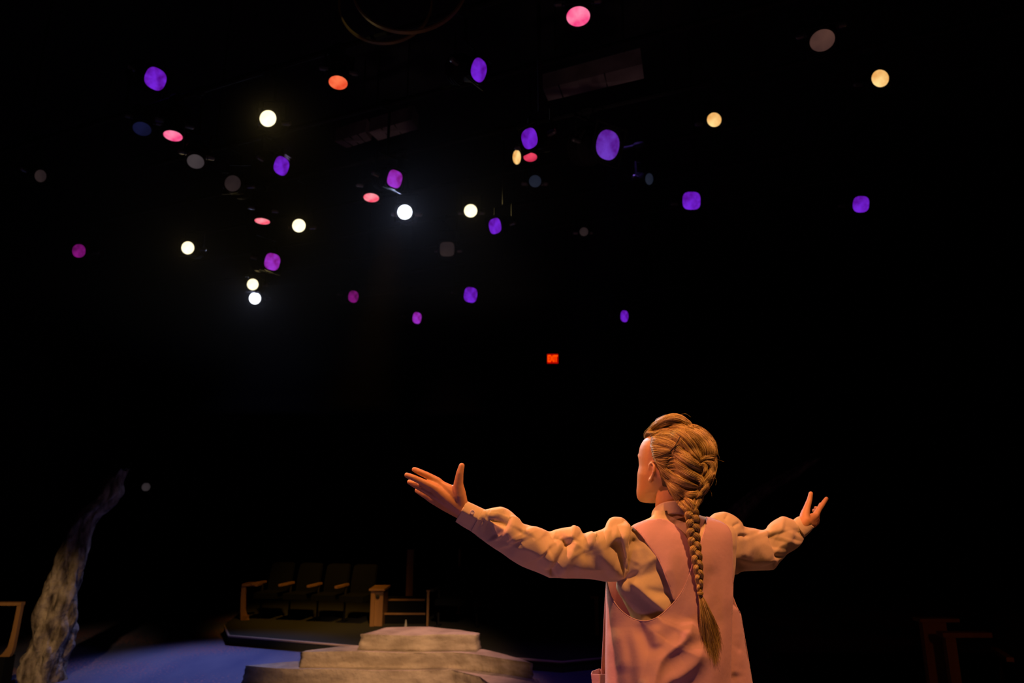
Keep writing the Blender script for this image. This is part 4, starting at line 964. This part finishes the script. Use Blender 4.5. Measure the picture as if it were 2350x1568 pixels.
for _ in range(30):                    # off the edge of the hair keep the depth of the nearest hair
    n_ = np.isnan(DG)
    if not n_.any(): break
    pd = np.pad(DG, 1, constant_values=np.nan); st4 = np.stack([pd[:-2,1:-1], pd[2:,1:-1], pd[1:-1,:-2], pd[1:-1,2:]])
    with np.errstate(all='ignore'):
        import warnings; warnings.simplefilter('ignore'); mnn = np.nanmean(st4, 0)
    DG = np.where(n_, mnn, DG)
DG = np.where(np.isnan(DG), 2.05, DG)
def hair_y(x, y):
    fx = np.clip((x-GX0)/GS, 0, GNX-1.001); fy = np.clip((y-GY0)/GS, 0, GNY-1.001); i = fx.astype(int); j = fy.astype(int); u = fx-i; v = fy-j
    return DG[j,i]*(1-u)*(1-v)+DG[j,i+1]*u*(1-v)+DG[j+1,i]*(1-u)*v+DG[j+1,i+1]*u*v
def drape(P, lift):
    P = np.asarray(P, float); Y = hair_y(P[:,0], P[:,1]) - np.asarray(lift)
    return [Vector(q) for q in Wn(P[:,0], P[:,1], Y).tolist()]
def add_tubes(g, V, R, mi, k=4):
    """V (n,m,3) centre lines, R (n,m) radii, mi (n,) material"""
    n, m, _ = V.shape; T = np.gradient(V, axis=1); T /= np.linalg.norm(T, axis=2, keepdims=True)+1e-12
    U = np.cross(T, np.array([.13, 1., .21])); U /= np.linalg.norm(U, axis=2, keepdims=True)+1e-12; B_ = np.cross(T, U)
    a = 2*np.pi*np.arange(k)/k
    Q = V[:,:,None] + R[:,:,None,None]*(U[:,:,None]*np.cos(a)[None,None,:,None] + B_[:,:,None]*np.sin(a)[None,None,:,None])
    n0 = len(g.v); g.v.extend(map(tuple, Q.reshape(-1, 3).tolist()))
    s_ = np.arange(n)[:,None,None]*m*k; r_ = np.arange(m-1)[None,:,None]*k; c_ = np.arange(k)[None,None,:]; c1 = (c_+1) % k
    Fq = np.stack([s_+r_+c_, s_+r_+c1, s_+r_+k+c1, s_+r_+k+c_], -1).reshape(-1, 4) + n0
    g.f.extend(map(tuple, Fq.tolist())); g.i.extend(np.repeat(mi, (m-1)*k).tolist())
HM = [M['hair_a'], M['hair_b'], M['hair_c'], M['hair_d']]
def strands(g, A, B, n, bulge=.006, base=.0012, jit=1.2, rad=.00062, m=13, fray=0.0, tones=(.42,.2,.2,.18), twist=0.0, mult=1.6, root=.22):
    n = int(n*mult); A = smooth_line(A, m*2); B = smooth_line(B, m*2); tf = np.linspace(0, 1, m*2)
    s = rng.uniform(0, 1, n); s = np.where(rng.uniform(size=n) < .3, np.clip(np.round(s*7)/7 + rng.normal(0, .03, n), 0, 1), s)   # hairs gather in locks
    t0 = rng.uniform(0, root, n)**1.0*1.0; t1 = 1 - rng.uniform(0, .13, n); t = t0[:,None] + (t1-t0)[:,None]*np.linspace(0, 1, m)[None]
    AX, AY, BX, BY = (np.interp(t, tf, q) for q in (A[:,0], A[:,1], B[:,0], B[:,1])); sv = s[:,None]
    ph = rng.uniform(0, 6.28, (n, 1)); am = jit*rng.uniform(.2, 1, (n, 1))
    X = AX*(1-sv)+BX*sv + am*np.sin(5*t+ph); Y2 = AY*(1-sv)+BY*sv + am*np.cos(4*t+ph*1.7)
    if fray: X = X + rng.normal(0, fray, (n, 1))*t**2; Y2 = Y2 + rng.normal(0, fray, (n, 1))*t**2
    q = np.linspace(0, 1, m)[None]
    sh = bulge*np.sqrt(np.clip(1-(2*sv-1)**2, 0, 1))*np.sin(np.pi*np.clip(.08+.84*t, 0, 1))**.5
    lock = .0016*np.sin(sv*44+3*t)                    # shallow grooves between locks
    lift = base + sh + lock + rng.uniform(-.0014, .0010, (n, 1)) - .003*np.exp(-q/.10) - .0025*np.exp(-(1-q)/.08)
    V = Wn(X, Y2, hair_y(X, Y2) - lift)
    R = rad*rng.uniform(.6, 1.4, (n, 1))*np.clip(np.minimum(.3+4*q, .3+4*(1-q)), .3, 1)
    add_tubes(g, V, R, rng.choice(4, n, p=tones))
g = G()
st = strands
DK = (.28,.42,.08,.22)
st(g, [(1486,992),(1520,985),(1560,992),(1590,1020),(1612,1058)], [(1488,1060),(1510,1050),(1545,1045),(1580,1065),(1612,1090)], 500, .001, .0004, 2, tones=DK)
st(g, [(1516,1062),(1545,1050),(1575,1060),(1612,1080)], [(1526,1106),(1545,1112),(1575,1122),(1604,1136)], 420, .001, .0004, 2, tones=DK)
st(g, [(1540,975),(1575,975),(1608,985),(1636,1010),(1644,1044)], [(1520,985),(1550,996),(1580,1014),(1600,1040),(1612,1066)], 620, .002, .0006, 2, tones=DK, fray=1)
st(g, [(1570,972),(1598,976),(1622,990),(1640,1014),(1646,1046)], [(1556,980),(1588,990),(1612,1008),(1630,1032),(1636,1052)], 380, .004, .001, 1.5, fray=1.2)
st(g, [(1645,1046),(1644,1076),(1632,1112),(1604,1150)], [(1612,1060),(1612,1090),(1600,1116),(1590,1146)], 420, .001, .0004, 2, tones=DK)
st(g, [(1524,1092),(1534,1120),(1552,1150),(1574,1178)], [(1590,1120),(1600,1136),(1602,1156),(1598,1178)], 420, .001, .0004, 2, tones=DK)
st(g, [(1490,997),(1512,1001),(1540,1010),(1563,1027),(1590,1051),(1610,1068)], [(1484,1020),(1506,1021),(1536,1029),(1560,1044),(1585,1060),(1608,1076)], 260, .008)
st(g, [(1483,1018),(1506,1021),(1528,1027),(1545,1033)], [(1487,1060),(1505,1053),(1525,1044),(1544,1036)], 230, .006)
st(g, [(1482,1005),(1495,1003),(1515,1004),(1535,1010)], [(1484,1048),(1495,1043),(1512,1038),(1532,1034)], 110, .003)
st(g, [(1541,1028),(1570,1041),(1598,1058),(1614,1070)], [(1538,1040),(1563,1060),(1590,1076),(1612,1086)], 230, .010)
st(g, [(1500,992),(1525,984),(1548,990),(1570,1008),(1588,1032),(1604,1052)], [(1512,1000),(1535,1002),(1555,1014),(1572,1030),(1588,1045),(1604,1058)], 190, .006)
st(g, [(1545,982),(1568,988),(1588,1005),(1604,1030),(1610,1050)], [(1530,986),(1550,995),(1570,1012),(1588,1034),(1605,1054)], 200, .008)
st(g, [(1590,983),(1614,992),(1634,1012),(1642,1030),(1640,1048)], [(1560,984),(1586,995),(1606,1016),(1616,1036),(1614,1050)], 330, .010, fray=1.5)
st(g, [(1578,982),(1598,990),(1614,1010),(1624,1032),(1622,1048)], [(1562,985),(1580,998),(1598,1020),(1608,1040),(1610,1052)], 170, .006)
st(g, [(1606,1052),(1622,1045),(1641,1045)], [(1608,1061),(1623,1056),(1641,1056)], 130, .010)
st(g, [(1612,1058),(1628,1056),(1640,1066),(1636,1082),(1622,1098)], [(1608,1066),(1620,1064),(1628,1072),(1624,1086),(1612,1098)], 150, .010)
st(g, [(1607,1064),(1616,1062),(1624,1070),(1622,1084)], [(1604,1074),(1608,1072),(1614,1078),(1612,1092)], 120, .012)
st(g, [(1546,1050),(1568,1064),(1592,1080),(1614,1094)], [(1545,1068),(1560,1084),(1586,1098),(1612,1106)], 230, .011)
st(g, [(1642,1062),(1641,1085),(1630,1106),(1612,1122)], [(1632,1062),(1628,1082),(1616,1100),(1604,1110)], 190, .010, fray=1.0)
st(g, [(1522,1070),(1546,1086),(1576,1102),(1606,1116)], [(1522,1088),(1545,1106),(1574,1118),(1604,1122)], 230, .010)
st(g, [(1596,1094),(1608,1092),(1616,1100),(1612,1114)], [(1592,1102),(1600,1104),(1606,1110),(1604,1120)], 90, .012)
st(g, [(1521,1092),(1546,1112),(1576,1126),(1604,1128)], [(1526,1108),(1546,1130),(1574,1142),(1600,1142)], 220, .010)
st(g, [(1634,1095),(1628,1116),(1616,1134),(1598,1148)], [(1622,1104),(1614,1118),(1604,1130),(1594,1138)], 150, .010, fray=1.2)
st(g, [(1526,1104),(1538,1128),(1554,1154),(1572,1176)], [(1536,1112),(1554,1134),(1572,1152),(1588,1168)], 240, .008)
st(g, [(1548,1128),(1566,1142),(1582,1156),(1594,1172)], [(1566,1136),(1580,1144),(1592,1154),(1600,1168)], 160, .008)
st(g, [(1612,1138),(1608,1152),(1602,1164),(1600,1178)], [(1598,1142),(1596,1154),(1594,1166),(1592,1178)], 120, .006)
# quiff rolled over the forehead
st(g, [(1488,986),(1502,969),(1522,957),(1546,951),(1570,959),(1587,976)], [(1494,988),(1510,977),(1530,968),(1552,966),(1572,972),(1586,984)], 300, .008, fray=1.2)
st(g, [(1494,984),(1512,974),(1534,966),(1556,964)], [(1500,988),(1516,982),(1536,976),(1558,976)], 120, .004, tones=(.2,.5,.1,.2))  # darker strands: the shadow under the roll is put into the hair tone
st(g, [(1560,958),(1578,964),(1587,974),(1584,985)], [(1550,966),(1566,972),(1576,980),(1574,988)], 100, .006)
st(g, [(1492,1049),(1510,1049),(1540,1046)], [(1503,1061),(1514,1070),(1530,1082)], 170, .002, .001, 1.5, tones=DK)
st(g, [(1504,1060),(1522,1074),(1545,1090)], [(1513,1084),(1521,1098),(1536,1114)], 170, .002, .001, 1.5, tones=DK)
st(g, [(1477,1003),(1484,990),(1498,980),(1514,974)], [(1480,1012),(1494,1001),(1512,994),(1530,990)], 150, .002, .001, 1.5, tones=(.3,.35,.15,.2), root=.3)
# short hairs at the hairline and flyaways
for k in range(70):
    y = rng.uniform(992, 1060); x = 1481 + (y-1000)*.07 + rng.uniform(-2, 5); g.tube(drape([(x, y), (x+8, y-1.5+rng.normal(0, 1)), (x+18, y-1)], [-.001, .0015, .002]), [.0002, .0004, .0003], 4, int(rng.integers(0, 4)), False)
for P in ([(1640,1030),(1648,1042),(1652,1054)], [(1636,1050),(1650,1056),(1662,1060)], [(1630,1000),(1642,1012),(1648,1030)], [(1636,1090),(1644,1102),(1642,1116)], [(1488,985),(1484,992),(1480,1000)], [(1560,952),(1574,950),(1586,958)], [(1598,985),(1612,984),(1624,992)], [(1622,1120),(1632,1130),(1634,1142)], [(1490,980),(1480,990),(1476,1000)], [(1500,968),(1494,974),(1486,986)]):
    q = smooth_line(P, 8); g.tube([W(a, b, 2.03) for a, b in q], [.00035, .00035, .0003, .0003, .0003, .0002, .0002, .0002], 4, 0, False)
hs = g.obj('hair_strands', HM, hair, True); hs['kind'] = 'stuff'

# three-strand braid down the back
spine = smooth_line([(1583,1166),(1588,1184),(1590,1205),(1592,1235),(1597,1270),(1602,1305),(1605,1335),(1606,1358)], 160)
def back_y(x, y): return min(float(torso_near(np.array(x), np.array(y)))-.012, float(panel_y(np.array(x), np.array(y)))-.004 if x > 1585 and y > 1240 else 9)
by = np.array([back_y(x, y) for x, y in spine]); by = np.minimum(by, 1.965)
for _ in range(40): by[1:-1] = (by[:-2]+2*by[1:-1]+by[2:])/4
hwid = pchip([0,.08,.3,.6,.85,1], [14,16.5,15,12.5,9.5,6], np.linspace(0, 1, 160))
g = G(); NCY = 3.1
for k in range(3):
    P = []; R = []
    for j in range(160):
        t = j/159; ph = 2*math.pi*(NCY*(t**.92) + k/3); sc = 2.0/F; a = hwid[j]*.56
        P.append(W(spine[j][0] + a*math.sin(ph), spine[j][1] + 2.5*math.cos(2*ph), by[j] - hwid[j]*sc*.72 - hwid[j]*sc*.40*math.sin(2*ph)*1.0)); R.append(hwid[j]*sc*.47)
    # core rope and the hairs lying round it
    g.tube(P, [r_*.86 for r_ in R], 10, 1)
    for q in range(60):
        a0 = 2*math.pi*q/60 + rng.uniform(-.1, .1); Q = []
        for j in range(0, 160, 2):
            t_ = (P[min(j+2, 159)] - P[max(j-2, 0)]).normalized(); u_ = t_.cross(Vector((0, 1, 0))).normalized(); w_ = t_.cross(u_); aa = a0 + 1.0*j/159
            Q.append(P[j] + (u_*math.cos(aa) + w_*math.sin(aa))*R[j]*rng.uniform(.92, 1.02))
        g.tube(Q, R[0]*.065, 4, int(rng.choice(4, p=(.42,.10,.36,.12))), False)
bo = g.obj('braid', HM, body, True); bo['kind'] = 'stuff'
# tie and loose tail
g = G(); e = W(1607,1362,by[-1]-.012)
g.loft([[e + Vector(((.0075+.0015*math.sin(o_*3.14))*math.cos(k*.45), (.0075)*math.sin(k*.45), (.004-.008*o_)*1.0)) for k in range(14)] for o_ in (0,.25,.5,.75,1)]); g.obj('hair_tie', M['hair_d'], bo, True)
g = G(); yb0 = by[-1]-.012
TLA = smooth_line([(1603,1366),(1606,1395),(1608,1425),(1610,1450),(1616,1475)], 14); TLB = smooth_line([(1611,1366),(1626,1392),(1640,1425),(1650,1455),(1655,1490)], 14); TLC = smooth_line([(1607,1366),(1616,1400),(1626,1440),(1636,1490),(1646,1540)], 14)
n_ = 900; s_ = rng.uniform(0, 1, n_)[:,None]; t = np.linspace(0, 1, 14); Lk = np.where(s_ < .75, rng.uniform(.62, 1.0, (n_, 1)), rng.uniform(.5, .95, (n_, 1)))
def tl(c): return np.where(s_ < .5, TLA[:,c][None]*(1-2*s_) + TLC[:,c][None]*2*s_, TLC[:,c][None]*(2-2*s_) + TLB[:,c][None]*(2*s_-1))
ti = t[None]*Lk*13; i0 = np.clip(ti.astype(int), 0, 12); fr = ti-i0
def at(c): q = tl(c); r0 = np.arange(n_)[:,None]; return q[r0,i0]*(1-fr) + q[r0,i0+1]*fr
TX = at(0) + rng.normal(0, 2, (n_, 1))*t**1.5 + rng.normal(0, 3, (n_, 1))*t**3; TYp = at(1) + rng.normal(0, 2, (n_, 1))*t**1.5 + rng.normal(0, 3, (n_, 1))*t**3
yy = panel_y(TX, TYp) - .005; dep = yb0 + (np.minimum(yy, yb0+.03)-yb0)*np.minimum(1, t*1.4)[None] - .012*np.sin(np.pi*np.minimum(1, t*1.1))[None]*rng.uniform(.1, 1, (n_, 1)); dep = np.minimum(dep, yy)
add_tubes(g, Wn(TX, TYp, dep), .00062*(1-.7*t)[None]*rng.uniform(.6, 1.3, (n_, 1)), rng.choice(4, n_, p=(.42,.2,.18,.2)))
to = g.obj('hair_tail', HM, body, True); to['kind'] = 'stuff'
# two dark pins
for P in ([(1561,1001),(1556,1012),(1549,1024),(1541,1035)], [(1560,1021),(1552,1024),(1545,1029),(1538,1036)]):
    q = smooth_line(P, 8); g = G(); g.tube(drape(q, [.016, .015, .0145, .014, .0135, .013, .0125, .012]), .0011, 6); g.obj('hair_pin', M['pin'], hair, True)
